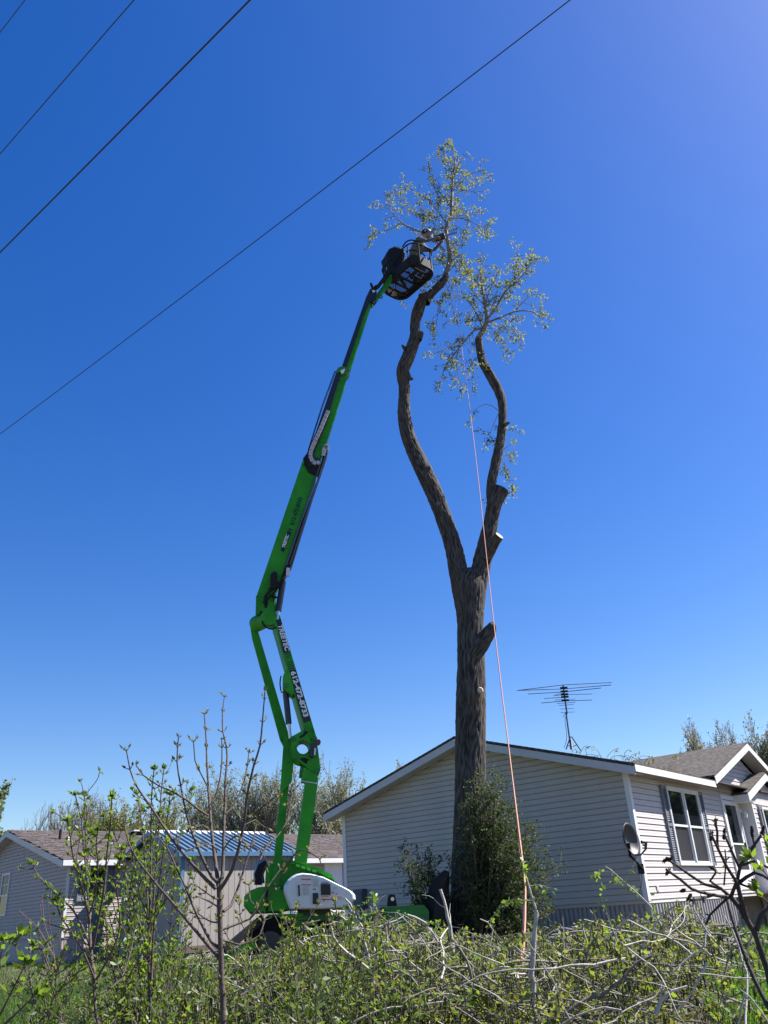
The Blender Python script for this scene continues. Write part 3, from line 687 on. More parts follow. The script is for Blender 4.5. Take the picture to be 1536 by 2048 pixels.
# chassis (mostly behind the cut brush)
ch = lprism('chassis', [(540, 1830), (735, 1830), (770, 1822), (770, 1880), (668, 1884), (545, 1876)], 1.35, M_green_shaded, back=.15)
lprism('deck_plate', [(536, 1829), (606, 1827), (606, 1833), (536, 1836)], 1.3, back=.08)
lprism('skirt_panel', [(588, 1834), (668, 1834), (668, 1882), (588, 1880)], .05, M_green_shaded, back=.1)
lprism('front_box', [(767, 1815), (800, 1812), (848, 1810), (858, 1822), (858, 1870), (810, 1876), (767, 1880)], 1.3, M_green_shaded, back=.0)
lprism('front_box_rib', [(765, 1813), (772, 1813), (772, 1880), (765, 1882)], .04, back=-.03)
lprism('slew_base', [(600, 1818), (660, 1818), (664, 1831), (596, 1831)], 1.0, M_blackm, back=.25)
for x, y, b in ((540, 1890, -.06), (648, 1900, -.06), (555, 1880, 1.35), (800, 1895, 1.2)):
    W_ = lcyl('wheel', x, y, .39, .30, M_rubber, back=b, n=40); lcyl('rim', x, y, .2, .04, M_blackm, back=b-.01, parent=W_)
    p = LP(x, y, b)
    tm = MB()
    for k in range(26):
        t = 2*math.pi*k/26; c = p+(LE*math.cos(t)+V((0, 0, 1))*math.sin(t))*.395; tg = (-LE*math.sin(t)+V((0, 0, 1))*math.cos(t))
        tm.bar(c-LN*.02, c-LN*.28, .05, .05, up=tg)
    tm.build('tread', M_rubber, W_)
# outriggers
def outrigger(pts, w, foot, back):
    o = MB(); o.bar(LP(*pts[0], back), LP(*pts[1], back), w, w); o = o.build('outrigger', M_green, lift)
    f = LP(*foot, back); MB().tube([f, f-V((0, 0, .05))], .2, 20).build('foot_pad', M_green_shaded, o); MB().tube([f, f+V((0, 0, .16))], .04, 10).build('foot_pin', M_steel, o); return o
o1 = outrigger(((512, 1886), (392, 1952)), .14, (392, 1957), -.25)
MB().bar(LP(526, 1836), LP(450, 1900)+LN*.3, .09, .11).build('stabiliser_beam', M_black, lift)
o2 = outrigger(((720, 1890), (684, 1952)), .12, (682, 1957), -.4)
MB().tube([LP(716, 1900)+LN*.45, LP(690, 1948)+LN*.5], .035, 12).build('stabiliser_rod', M_steel, o2)
outrigger(((540, 1880), (470, 1905)), .14, (466, 1907), 1.9); outrigger(((840, 1880), (900, 1900)), .14, (905, 1904), 1.6)
ltube('stabiliser_cylinder', [(768, 1818), (748, 1848)], .055, M_blackm, back=-.1); ltube('stabiliser_rod', [(750, 1845), (736, 1872)], .03, M_steel, back=-.1)
# ball valve joystick block on the front
lprism('tow_bracket', [(777, 1793), (780, 1789), (790, 1789), (794, 1812), (775, 1813)], .12, M_black, back=.1); lcyl('bracket_bolt', 785, 1798, .03, .03, M_steel, back=.07)
# turret body and cowl
lprism('turret', [(488, 1794), (494, 1785), (517, 1774), (556, 1771), (590, 1772), (700, 1790), (700, 1818), (580, 1820), (559, 1825), (499, 1827), (487, 1812)], 1.1, back=.28, bev=.03)
lprism('turret_fender', [(488, 1793), (500, 1781), (517, 1774), (556, 1771.6), (575, 1787), (580, 1818), (559, 1824), (499, 1826), (487, 1811)], .5, back=.04, bev=.04)
ltube('fender_seam', [(534, 1774), (533, 1800), (534, 1822)], .02, M_black, back=.02)
lprism('engine_cover', [(530, 1770), (532, 1738), (550, 1719), (585, 1721), (616, 1730), (642, 1740), (660, 1749), (670, 1762), (690, 1778), (560, 1790), (530, 1785)], .8, back=.35, bev=.02)
lprism('cover_ridge', [(583, 1721), (600, 1723), (640, 1737), (664, 1750), (668, 1759), (655, 1754), (632, 1742), (600, 1731), (583, 1728)], .3, back=.2)
for k in range(4):
    x = 592+k*11; y = 1727+k*3.6; lprism('cover_plate', [(x, y), (x+8, y+2.6), (x+7.4, y+8), (x-.6, y+5.4)], .03, mat('lift_green_light', (.06, .42, .05), .3), back=.18)
cw = lprism('control_cowl', [(569, 1769), (575, 1760), (583, 1753), (592, 1748), (604, 1745.6), (621.5, 1747), (647.5, 1753.4), (673.5, 1766.5), (693, 1776), (705, 1783), (711, 1790), (712, 1799), (700, 1809), (686.6, 1816), (640, 1818), (580, 1818.5), (573, 1800), (567, 1782)], .8, M_white, back=-.28, bev=.035)
def cowl(name, poly, m, h=.31): return lprism(name, poly, .012, m, back=-h, parent=cw)
cowl('control_panel', [(641.5, 1768), (660.5, 1768), (661.5, 1790), (642, 1790)], M_decal_k); cowl('control_hatch', [(625.5, 1786), (636.5, 1786), (637, 1808.6), (625.5, 1808)], M_decal_k)
cowl('cover_handle', [(596, 1770), (599, 1770), (600, 1792), (597, 1792)], M_mesh)
for x0, y0, x1, y1, m in ((603, 1757.6, 622, 1759.2, M_decal_r), (603, 1768.6, 622, 1770, M_decal_r), (642, 1797.5, 664, 1799.2, M_decal_r), (642, 1791.6, 658, 1792.6, M_decal_r), (663, 1793.5, 684, 1794.5, M_decal_r), (678, 1797, 688, 1798, M_decal_b), (602, 1751, 640, 1752, M_decal_b), (626, 1777.5, 632, 1779, M_decal_k), (643, 1765, 658, 1766.4, M_decal_k),
                       (664, 1784, 668, 1785.5, M_decal_k), (671, 1787, 676, 1788, M_decal_k), (666, 1773.5, 674, 1774.2, M_decal_b), (666, 1777, 671, 1777.7, M_decal_b)):
    cowl('decal', [(x0, y0), (x1, y0+.4), (x1, y1+.4), (x0, y1)], m)
for k in range(7): cowl('decal_line', [(606, 1773+k*2.6), (619, 1773.3+k*2.6), (619, 1773.9+k*2.6), (606, 1773.6+k*2.6)], M_decal_b)
for k in range(7): cowl('decal_line', [(626, 1757+k*2.4), (638, 1757.4+k*2.4), (638, 1758+k*2.4), (626, 1757.6+k*2.4)], M_decal_b)
cowl('decal', [(646, 1802), (650, 1802), (648, 1797.9+1)], M_decal_k)
ltube('hose_guard', [(519, 1768), (517, 1748), (524, 1730), (532, 1722)], .09, mat('hose_guard_grey', (.16, .19, .24), .4), back=.5, smooth_=.1)
for k in range(5): ltube('hose', [(512+k*2.6, 1770), (511+k*2.6, 1748), (518+k*2.6, 1730), (530+k*1.5, 1723)], .016, M_black, back=.36, n=8, smooth_=.1)
TXT_D = LE
text('TREE', .22, LP(600, 1856)+LN*(-.1+.055), LE, (0, 0, 1), M_decal_k, lift, shear=.2, offset=.008)
lprism('decal', [(592, 1840), (650, 1840), (650, 1841.5), (592, 1841.5)], .004, M_decal_k, back=.094)
text('47', .13, LP(636, 1874)+LN*(-.1+.055), LE, (0, 0, 1), M_decal_k, lift, offset=.006)
# lower riser: two parallel arms
lprism('riser_arm', [(543, 1772), (559, 1772), (578.5, 1560), (585, 1512), (574, 1500), (568, 1545), (558, 1610)], .5, back=.32)
lprism('riser_arm', [(590, 1724), (613.5, 1728), (636, 1563), (612, 1556)][::1], .62, back=.0)
lprism('riser_head', [(603, 1562), (604, 1545), (612, 1536), (634, 1545), (637, 1560), (634, 1568), (606, 1562)], .3, back=.02, bev=.02)
ltube('weld_band', [(604, 1561.5), (634, 1567)], .012, M_steel, back=-.004)
ltube('dump_link', [(606, 1536), (603, 1556)], .05, M_green_shaded, back=.15)
# knuckle plate with the round hole (front and rear plates)
def plate_hole(name, outer, c, r_in, w, back, m=M_green):
    """outline star-shaped round the hole"""
    N_ = 48; cP = V((c[0], c[1], 0)); o2 = [V((x, y, 0)) for x, y in outer]; ov = []
    for k in range(N_):
        t = 2*math.pi*k/N_; d = V((math.cos(t), math.sin(t), 0)); best = None
        for i in range(len(o2)):
            a, b_ = o2[i], o2[(i+1) % len(o2)]; e = b_-a; den = d.x*e.y-d.y*e.x
            if abs(den) < 1e-9: continue
            s_ = ((a.x-cP.x)*e.y-(a.y-cP.y)*e.x)/den; u_ = ((a.x-cP.x)*d.y-(a.y-cP.y)*d.x)/den
            if s_ > 0 and -1e-6 <= u_ <= 1+1e-6: best = max(best or 0, s_)
        ov.append((cP.x+d.x*best, cP.y+d.y*best))
    iv = [(c[0]+math.cos(2*math.pi*k/N_)*r_in, c[1]+math.sin(2*math.pi*k/N_)*r_in*1.12) for k in range(N_)]
    fo = [LP(*p)-LN*back for p in ov]; fi = [LP(*p)-LN*back for p in iv]
    vs = fo+fi+[p-LN*w for p in fo]+[p-LN*w for p in fi]; n = N_; fs = []
    for k in range(n):
        j = (k+1) % n; fs += [(k, j, n+j, n+k), (2*n+j, 2*n+k, 3*n+k, 3*n+j), (j, k, 2*n+k, 2*n+j), (n+k, n+j, 3*n+j, 3*n+k)]
    return MB().add(vs, fs).build(name, m, lift)
KP = [(583, 1473), (596, 1466), (613.6, 1456), (628, 1457), (633, 1477), (637.5, 1510), (641.5, 1541), (638, 1548), (630, 1545), (611, 1532), (600, 1524), (587, 1514), (582, 1494)]
kp = plate_hole('knuckle_plate', KP, (606, 1494), 12.5, .035, .0)
kp2 = plate_hole('knuckle_plate', KP, (606, 1494), 12.5, .035, .38)
# tube through the hole
tb = MB(); c0 = LP(606, 1494); rr = (LP(618.5, 1494)-c0).length; n = 40
vs = [c0+(LE*math.cos(2*math.pi*k/n)*rr*k2+V((0, 0, 1))*math.sin(2*math.pi*k/n)*rr*1.12*k2)-LN*d for d in (-.02, .42) for k2 in (1.0, 1.09) for k in range(n)]
fs = []
for k in range(n):
    j = (k+1) % n; a, b_, c_, d_ = 0, n, 2*n, 3*n
    fs += [(a+k, a+j, c_+j, c_+k), (b_+j, b_+k, d_+k, d_+j), (a+j, a+k, b_+k, b_+j), (c_+k, c_+j, d_+j, d_+k)]
tb.add(vs, fs, False); tb.build('knuckle_tube', M_green, lift)
lprism('knuckle_web', [(583, 1473), (613, 1457), (613.6, 1460), (584, 1478)], .36, back=.03); lprism('knuckle_web', [(582, 1494), (587, 1514), (600, 1524), (598, 1526), (584, 1517), (579, 1496)], .36, back=.03)
lprism('knuckle_cheek', [(568, 1468), (577, 1466), (584, 1478), (582, 1500), (588, 1520), (584, 1560), (560, 1590), (566, 1500)], .2, back=.2)
for x, y in ((614.5, 1457.5), (629.5, 1477), (587, 1478), (590.5, 1513), (635, 1541)): lcyl('pin', x, y, .045, .06, M_green_shaded, back=-.03, parent=kp, n=16)
lprism('access_slot', [(598, 1474), (606, 1468), (611, 1461), (616, 1463), (611, 1470), (606, 1474), (600, 1476)], .01, M_black, back=-.006, parent=kp); lprism('access_slot', [(599, 1517), (608, 1515), (618, 1518), (612, 1528), (603, 1521)], .01, M_black, back=-.006, parent=kp)
lprism('slew_motor', [(620, 1486), (636, 1484), (634, 1500), (627, 1515), (619, 1512)], .16, M_blackm, back=-.12, bev=.02); lcyl('motor_cap', 636, 1484, .05, .08, mat('rust_brown', (.12, .06, .04), .8), back=-.1, n=16)
lprism('steel_tab', [(629, 1496), (632, 1496), (631, 1510), (628, 1510)], .02, M_steel, back=-.14)
# middle boom
lprism('middle_boom', [(608, 1457), (551.4, 1258), (546, 1240), (557, 1226), (560, 1232), (634, 1478), (622, 1484)], .72, back=.0)
lprism('tie_rod', [(501, 1256), (516, 1262), (520, 1275), (577, 1468), (578, 1484), (566, 1490), (560, 1478), (504, 1275)], .12, back=.45)
cyl = ltube('lift_cylinder', [(571, 1384), (577.5, 1448)], .055, M_blackm, back=.12, n=18); ltube('cylinder_rod', [(577.5, 1447), (580.5, 1477)], .03, M_steel, back=.12, n=14, parent=cyl)
lprism('cylinder_bracket', [(573, 1336), (580, 1345), (589, 1386), (585, 1391), (573, 1382), (566, 1372), (566, 1352)], .30, back=-.02)
lcyl('pin', 572, 1370, .05, .4, M_green_shaded, back=-.05); ltube('hose', [(562, 1352), (560, 1366), (563, 1385), (570, 1382), (566, 1373)], .012, M_black, back=.1, n=8, smooth_=.05)
bx_, by_ = LP(566, 1262), LP(613, 1440)
dn_ = (by_-bx_).normalized(); up_ = LN.cross(dn_).normalized()
decp = lprism('decal_panel', [(552, 1240), (561, 1237), (581.5, 1302), (567, 1306)], .004, M_decal_k, back=-.003); 
decp2 = lprism('decal_panel', [(577.5, 1341), (591.5, 1338), (622, 1441), (607.5, 1446)], .004, M_decal_k, back=-.003)
for k in range(4):
    a = 1306+k*3.4; lprism('decal_stripe', [(569.6+k*.9, a), (580+k*.9, a-2.5), (580.4+k*.9, a-1.1-.3*k+.3), (570+k*.9, a+1.4-.3*k)], .003, M_decal_k, back=-.003)
    a = 1325+k*4.0; lprism('decal_stripe', [(573.4+k*1.1, a), (585.5+k*1.1, a-3), (586+k*1.1, a-1.9+.5*k), (574+k*1.1, a+1.1+.5*k)], .003, M_decal_k, back=-.003)
t1 = (LP(569, 1303)-LP(553.5, 1250)).normalized()
yy = -LN.cross(t1)*-1
text('TREETEC', .122, LP(558.8, 1249)+LN*.009, (LP(574, 1302)-LP(558, 1249)).normalized(), LN.cross(LP(574, 1302)-LP(558, 1249)), M_decal_w, lift, shear=.25, offset=.004, sx=1.08)
t2 = (LP(612, 1443)-LP(583, 1341)).normalized()
text('612-472-8733', .125, LP(585.3, 1343)+LN*.009, (LP(614, 1441)-LP(584.5, 1341)).normalized(), LN.cross(LP(614, 1441)-LP(584.5, 1341)), M_decal_w, lift, shear=.0, offset=.005, sx=1.24)
# elbow: drum, disc, cheek plates
MB().tube([LP(536, 1237, .02), LP(513, 1248, .42)], .155, 36).build('pivot_drum', M_green, lift); lcyl('pivot_disc', 537.5, 1236.5, .142, .04, M_green, back=-.015, n=36)
lprism('elbow_plate', [(512, 1192), (524, 1187), (530, 1195), (543, 1200), (551, 1218), (553, 1240), (551, 1256), (537, 1257), (523, 1246), (521, 1226), (512, 1232)], .05, back=.03)
lprism('elbow_plate', [(512, 1192), (526, 1184), (552, 1190), (552, 1240), (537, 1257), (521, 1246), (511, 1232)], .05, back=.42)
lprism('elbow_gap', [(513, 1200), (523, 1192), (523, 1226), (513, 1232)], .3, M_black, back=.1)
ltube('hose', [(522, 1222), (523, 1240), (531, 1253), (545, 1258), (552, 1254)], .02, M_black, back=-.02, n=8, smooth_=.05)
lprism('elbow_slot', [(528, 1196), (535, 1192), (536, 1208), (533, 1216), (529, 1215)], .01, M_black, back=.02)
lprism('valve_block', [(541, 1148), (548, 1142), (555, 1146), (554, 1168), (548, 1176), (541, 1176)], .14, M_black, back=-.1)
ltube('hose', [(530, 1194), (540, 1182), (552, 1172), (562, 1163), (567, 1159)], .028, M_black, back=-.05, n=8, smooth_=.05); ltube('hose', [(533, 1200), (548, 1186), (560, 1170)], .018, M_black, back=-.04, n=8, smooth_=.05); ltube('hose', [(527, 1206), (534, 1190), (541, 1176)], .02, M_black, back=-.06, n=8, smooth_=.05)
c2 = ltube('jib_cylinder', [(566, 1163), (556.5, 1222)], .062, M_blackm, back=.03, n=18); ltube('cylinder_rod', [(557, 1220), (555, 1240)], .035, M_steel, back=.03, parent=c2)
ltube('hose', [(541, 1190), (550, 1195), (560, 1194)], .022, M_black, back=.0, n=8, smooth_=.05)
lprism('elbow_tail', [(524, 1187), (545, 1187), (552, 1190), (549, 1200), (536, 1200)], .35, back=.07)
# upper boom sections + energy chain tray
lprism('upper_boom', [(513, 1192), (604, 925), (609, 915), (640, 925), (628, 960), (553, 1180), (545, 1200), (524, 1194)], .34, back=.02)
lprism('boom_lit_edge', [(552, 1176), (628, 958), (631.5, 960), (558, 1168)], .30, mat('lift_green_light', (.06, .42, .05), .3), back=.04)  # underside strip, reflected light painted as a lighter green
ty = lprism('chain_tray', [(562, 1158), (574, 1124), (634, 960), (648, 900), (655, 899), (655, 906), (628, 985), (584, 1128), (570, 1152)], .26, M_black, back=-.02)
lprism('tray_lip', [(571, 1130), (642, 922), (644, 922), (574, 1131)], .01, mat('tray_grey', (.09, .09, .1), .4), back=-.035, parent=ty); lprism('tray_lip', [(579, 1128), (650, 912), (652, 912), (581.6, 1129)], .01, mat('tray_grey', (.09, .09, .1), .4), back=-.035, parent=ty)
lprism('warning_box', [(573, 1135), (580, 1136), (579, 1150), (572, 1150)], .1, M_white, back=-.08)
lprism('chain_bracket', [(606, 917), (614, 906), (616, 930), (640, 936), (636, 952), (618, 944), (610, 930)], .05, M_black, back=-.02)
lprism('boom_lug', [(606, 920), (611, 914), (611, 922), (606, 930)], .4, M_green, back=-.01)
# U-bend of the energy chain
up1 = [(656, 824), (650, 838), (640, 862), (630, 884), (622, 903), (620, 915), (625, 926), (633, 930), (639, 926)]
P = resample([LP(*p)+LN*.05 for p in up1], .085)
src = None
for i in range(len(P)-1):
    d = (P[i+1]-P[i]).normalized()
    MB().bar(P[i]+d*.006, P[i+1]-d*.006, .05, .085, up=LN.cross(d)*-1).build('chain_link', M_chain, lift) if 0 else MB().bar(P[i]+d*.006, P[i+1]-d*.006, .055, .075, up=LN.cross(d)).build('chain_link', M_chain, lift)
lprism('chain_guard', [(656, 820), (661, 824), (637, 886), (628, 906), (629, 914), (640, 916), (643, 931), (628, 936), (616, 926), (612, 912), (618, 895), (650, 822)], .04, M_blackm, back=.0)
lcyl('roller', 653.6, 893, .065, .09, M_white, back=-.03, n=28); lprism('roller_link', [(645, 896), (651, 888), (656, 892), (650, 912), (643, 910)], .06, M_chain, back=-.03)
lprism('second_boom', [(616, 912), (622, 895), (672, 748), (692.6, 742), (692, 762), (653, 886), (640, 918), (620, 926)], .26, back=.06)
lprism('boom_cover', [(616, 910), (672, 746), (683, 744), (659, 822), (634, 884), (622, 912)], .05, M_blackm, back=-.0)
for k, dx in enumerate((0, 2.2)): ltube('hose', [(672-dx, 742), (646-dx, 812), (617-dx*.3, 900)], .009, M_black, back=-.02, n=6)
cl = lprism('boom_collar', [(672, 742), (676, 735), (685, 732), (700, 735), (701, 739), (696, 744), (684, 750), (673, 748)], .34, M_green_shaded, back=.0, bev=.01); lprism('collar_label', [(681, 741), (690, 737), (688, 745), (683, 748)], .006, M_decal_w, back=-.01)
lprism('third_boom', [(684, 733), (734, 590), (738, 585), (745, 592), (744, 604), (702, 735)], .2, back=.09)
lprism('boom_cover', [(684, 732), (733, 592), (738, 588), (740, 600), (727, 632), (694, 732)], .04, M_blackm, back=.04)
tu0, tu1 = LP(567, 1104)+LN*.004, LP(588, 1047)+LN*.004
tud = (LP(606, 985)-LP(566, 1104)).normalized(); tuy = LN.cross(tud)
lprism('decal_panel', [(561.5, 1101), (568, 1104), (582.5, 1064), (576, 1061)], .004, M_decal_k, back=.012)
lprism('decal_stripe', [(577, 1059), (583, 1061.5), (584, 1058.5), (578.3, 1056)], .003, M_decal_k, back=.015)
text('TREETEC', .085, LP(566.8, 1096, .01)+LN*.006, tud, tuy, M_decal_w, lift, shear=.25, offset=.003, sx=.86)
text('612-472-8733', .115, LP(583.5, 1050, .012)+LN*.006, tud, tuy, mat('decal_dark_green', (.006, .045, .03), .4), lift, shear=.1, offset=.002, sx=1.0)
# jib / basket carrier
jp = lprism('basket_arm', [(742, 603), (748, 596), (776, 556), (782, 545), (790, 549), (785, 558), (757, 596), (750, 604)], .12, back=.1)
lprism('arm_head', [(735, 588), (740, 578), (748, 574), (754, 584), (752, 600), (745, 606), (739, 602)], .2, M_blackm, back=.05, bev=.01); lprism('head_label', [(744, 580), (752, 578), (750, 584), (746, 585)], .01, M_decal_w, back=.03)
ltube('levelling_cylinder', [(750, 575), (757, 572), (766, 560), (775, 548), (782, 544)], .045, M_black, back=.0, n=12, smooth_=.08); ltube('hook', [(742, 567), (745, 575), (752, 578), (758, 573)], .03, M_black, back=.0, n=10, smooth_=.04)
ltube('hose', [(763, 577), (757, 588), (757, 594), (763, 597), (765, 594), (761, 590)], .012, M_black, back=-.02, n=8, smooth_=.04); ltube('hose', [(746, 600), (745, 606), (749, 609), (752, 603)], .02, M_black, back=0, n=8, smooth_=.04)
ltube('hose', [(768, 555), (775, 548), (772, 537), (774, 531), (778, 529)], .012, M_black, back=.0, n=8, smooth_=.04)

# ------------------------------------------------------------ basket, control box, worker
FZ = 13.66; BA = V((.64, -.77, 0)).normalized(); BBx = V((.77, .64, 0)).normalized(); BC = V((.93, 15.78, FZ))
def bp(u, v, z): return BC + BA*u + BBx*v + V((0, 0, z))
def rrect(hu, hv, r, n=6):
    pts = []
    for cx, cy, a0 in ((hu-r, hv-r, 0), (-hu+r, hv-r, 90), (-hu+r, -hv+r, 180), (hu-r, -hv+r, 270)):
        for k in range(n+1): t = R(a0+90*k/n); pts.append((cx+r*math.cos(t), cy+r*math.sin(t)))
    return pts
bk = empty('work_basket', BC, 'dark metal work basket with rounded ends hanging at the tip of the green boom', 'basket')
ou = rrect(.66, .37, .26)
mb = MB(); mb.prism([bp(u, v, 0) for u, v in ou][::-1], V((0, 0, .03))); 
# floor as ribbed pan: rim ring + cross members + perforated sheet
mb = MB(); n = len(ou); inn = rrect(.60, .31, .22)
vs = [bp(u, v, z) for (u, v), z in [(p, 0) for p in ou]+[(p, 0) for p in inn]+[(p, .04) for p in ou]+[(p, .04) for p in inn]]
fs = []
for k in range(n): j = (k+1) % n; fs += [(k, n+k, n+j, j), (2*n+k, 2*n+j, 3*n+j, 3*n+k), (k, j, 2*n+j, 2*n+k), (n+j, n+k, 3*n+k, 3*n+j)]
mb.add(vs, fs); rim = mb.build('floor_rim', M_mesh, bk)
for u in (-.42, -.21, .02, .24, .44): MB().box((0, 0, 0), (0, 0, 0)); MB().bar(bp(u, -.33, .02), bp(u, .33, .02), .05, .03).build('floor_member', M_mesh, bk)
sl = MB()
for k in range(17):
    v = -.29+k*.036; h_ = .6-(max(0, abs(v)-.09))**2*1.6; sl.bar(bp(-h_, v, .035), bp(h_, v, .035), .017, .012)
tag(sl.build('floor_grating', M_blackm, bk), kind='stuff')
def hoop(z, r_, name, sc=1.0, part=None):
    pts = [bp(u*sc, v*sc, z) for u, v in ou]; pts.append(pts[0]); return MB().tube(pts if part is None else pts[part[0]:part[1]], r_, 8).build(name, M_mesh, bk)
# toe board
tbm = MB(); n = len(ou); vs = [bp(u, v, z) for z in (.04, .24) for u, v in ou]+[bp(u*.975, v*.965, z) for z in (.04, .24) for u, v in ou]
fs = []
for k in range(n): j = (k+1) % n; fs += [(k, j, n+j, n+k), (2*n+j, 2*n+k, 3*n+k, 3*n+j), (n+k, n+j, 3*n+j, 3*n+k), (j, k, 2*n+k, 2*n+j)]
tbm.add(vs, fs); tbm.build('toe_board', M_mesh, bk)
hoop(.62, .016, 'mid_rail', 1.0)
for k in (1, 5, 8, 12, 15, 19, 22, 26): u, v = ou[k]; MB().tube([bp(u, v, .04), bp(u, v, .62)], .014, 8).build('upright', M_mesh, bk)
MB().tube(resample([atY(805, 494, 15.6), atY(812, 484, 15.55), atY(822, 480, 15.5), atY(833, 483, 15.5), atY(842, 492, 15.5)], .05), .017, 8).build('guard_hoop', M_black, bk)
MB().tube(resample([atY(813, 505, 15.5), atY(820, 500, 15.45), atY(833, 502, 15.4), atY(846, 508, 15.35), atY(852, 518, 15.3), atY(846, 529, 15.3)], .05), .015, 8).build('guard_hoop', M_black, bk)
for a, b_ in (((795, 548), (810, 575)), ((802, 556), (818, 585))): MB().bar(atz(a[0], a[1], FZ+.02), atz(b_[0], b_[1], FZ+.0), .04, .03).build('floor_brace', M_mesh, bk)
# label on the pan
text('IR', .12, bp(.60, -.22, -.004), BBx*1.0, -BA, M_decal_w, bk, offset=.004) if 0 else None
# covered control box hung on the basket
cbx = empty('control_box', atY(795, 530, 15.9), 'black fabric covered control box hung on the left side of the basket', 'control box')
out = [(772, 505), (779, 495), (790, 491), (803, 491), (811, 497), (812, 512), (808, 530), (804, 548), (796, 550), (784, 545), (779, 530), (776, 517)]
mb = MB(); F0 = [atY(x, y, 15.85) for x, y in out]; c = sum(F0, V((0, 0, 0)))/len(F0); n = len(F0)
dirn = V((-.35, .93, 0)).normalized(); rs = [[c+(p-c)*.8-dirn*.02 for p in F0], [c+(p-c)*.96+dirn*.03 for p in F0], [p+dirn*.12 for p in F0], [p+dirn*.34 for p in F0], [c+(p-c)*.85+dirn*.42 for p in F0]]
vs = [p+V((random.gauss(0, .008), random.gauss(0, .008), random.gauss(0, .008))) for r_ in rs for p in r_]; fs = [tuple(reversed(range(n))), tuple(range(4*n, 5*n))]
for k in range(4): fs += [(k*n+i, k*n+(i+1) % n, (k+1)*n+(i+1) % n, (k+1)*n+i) for i in range(n)]
mb.add(vs, fs, False); mb.build('fabric_cover', M_black, cbx)
MB().tube(resample([atY(804, 495, 15.8), atY(809, 500, 15.78), atY(812, 508, 15.8)], .04), .02, 8).build('lever', M_decal_w, cbx) if 0 else None
for x, y in ((806, 498), (812, 501)): MB().tube([atY(x, y, 15.78), atY(x+1.5, y+2, 15.76)], .022, 8).build('buckle', M_steel, cbx)
MB().bar(atY(800, 510, 15.8), atY(788, 530, 15.8), .02, .01).build('strap', M_mesh, cbx); MB().bar(atY(805, 505, 15.8), atY(802, 545, 15.8), .03, .015).build('strap', M_mesh, cbx)

# worker (one skinned body)
def skin_body(name, verts, edges, radii, m, parent, root=0, sub=2):
    me = bpy.data.meshes.new(name); org = ORG[parent]
    me.from_pydata([(V(v)-org)[:] for v in verts], edges, []); me.materials.append(m)
    o = bpy.data.objects.new(name, me); C.objects.link(o); o.parent = parent; ORG[o] = org
    md = o.modifiers.new('skin', 'SKIN'); 
    if not me.skin_vertices: me.skin_vertices.new() if hasattr(me.skin_vertices, 'new') else None
    for i, r_ in enumerate(radii):
        sv = me.skin_vertices[0].data[i]; sv.radius = (r_, r_) if not hasattr(r_, '__len__') else r_; sv.use_root = (i == root)
    md.use_smooth_shade = True; s_ = o.modifiers.new('sub', 'SUBSURF'); s_.levels = sub; s_.render_levels = sub
    return o
hip = V((1.08, 15.80, FZ+.70)); 
Fd = V((.86, -.35, 0)).normalized(); Sd = V((.38, .92, 0)).normalized()   # facing the tree / towards his left
person = empty('person', V((hip.x, hip.y, FZ+.04)), 'worker in grey shirt black trousers and helmet leaning from the basket towards the tree', 'person')
sh_ = hip+Fd*.27+V((0, 0, .40)); nk = sh_+Fd*.06+V((0, 0, .10)); hd = nk+Fd*.09+V((0, 0, .12))
def legs(s):
    h = hip+Sd*s*.09-V((0, 0, .03)); k = h+Fd*.27-V((0, 0, .28)); a = V((h.x, h.y, FZ+.09))-Fd*.06; return h, k, a, a+Fd*.12-V((0, 0, .02))
lv = [hip, hip+Fd*.02+V((0, 0, .06))]; ed = [(0, 1)]; rd = [.135, .14]
for s in (-1, 1):
    h, k, a, t = legs(s); n0 = len(lv); lv += [h, k, a, t]; ed += [(0, n0), (n0, n0+1), (n0+1, n0+2), (n0+2, n0+3)]; rd += [.10, .07, .055, .045]
skin_body('trousers', lv, ed, rd, M_pants, person)
hand = {}
lv = [hip+V((0, 0, .05)), hip+Fd*.08+V((0, 0, .22)), sh_-Fd*.01-V((0, 0, .04)), sh_+V((0, 0, .05))]; ed = [(0, 1), (1, 2), (2, 3)]; rd = [(.16, .12), (.165, .12), (.19, .12), (.10, .08)]
for s in (-1, 1):
    a = sh_+Sd*s*.19; el = a+Fd*.20+Sd*s*.05-V((0, 0, .20 if s < 0 else .12)); wr = el+Fd*.22-Sd*s*.07+V((0, 0, .05 if s < 0 else .10)); hand[s] = (el, wr)
    n0 = len(lv); lv += [a, a.lerp(el, .5), el]; ed += [(2, n0), (n0, n0+1), (n0+1, n0+2)]; rd += [.072, .06, .052]
skin_body('shirt', lv, ed, rd, M_shirt, person)
body = None
lv = [nk-V((0, 0, .06)), nk, hd-V((0, 0, .03)), hd+V((0, 0, .06))]; ed = [(0, 1), (1, 2), (2, 3)]; rd = [.055, .052, .085, .08]
body = skin_body('head', lv, ed, rd, M_skin, person)
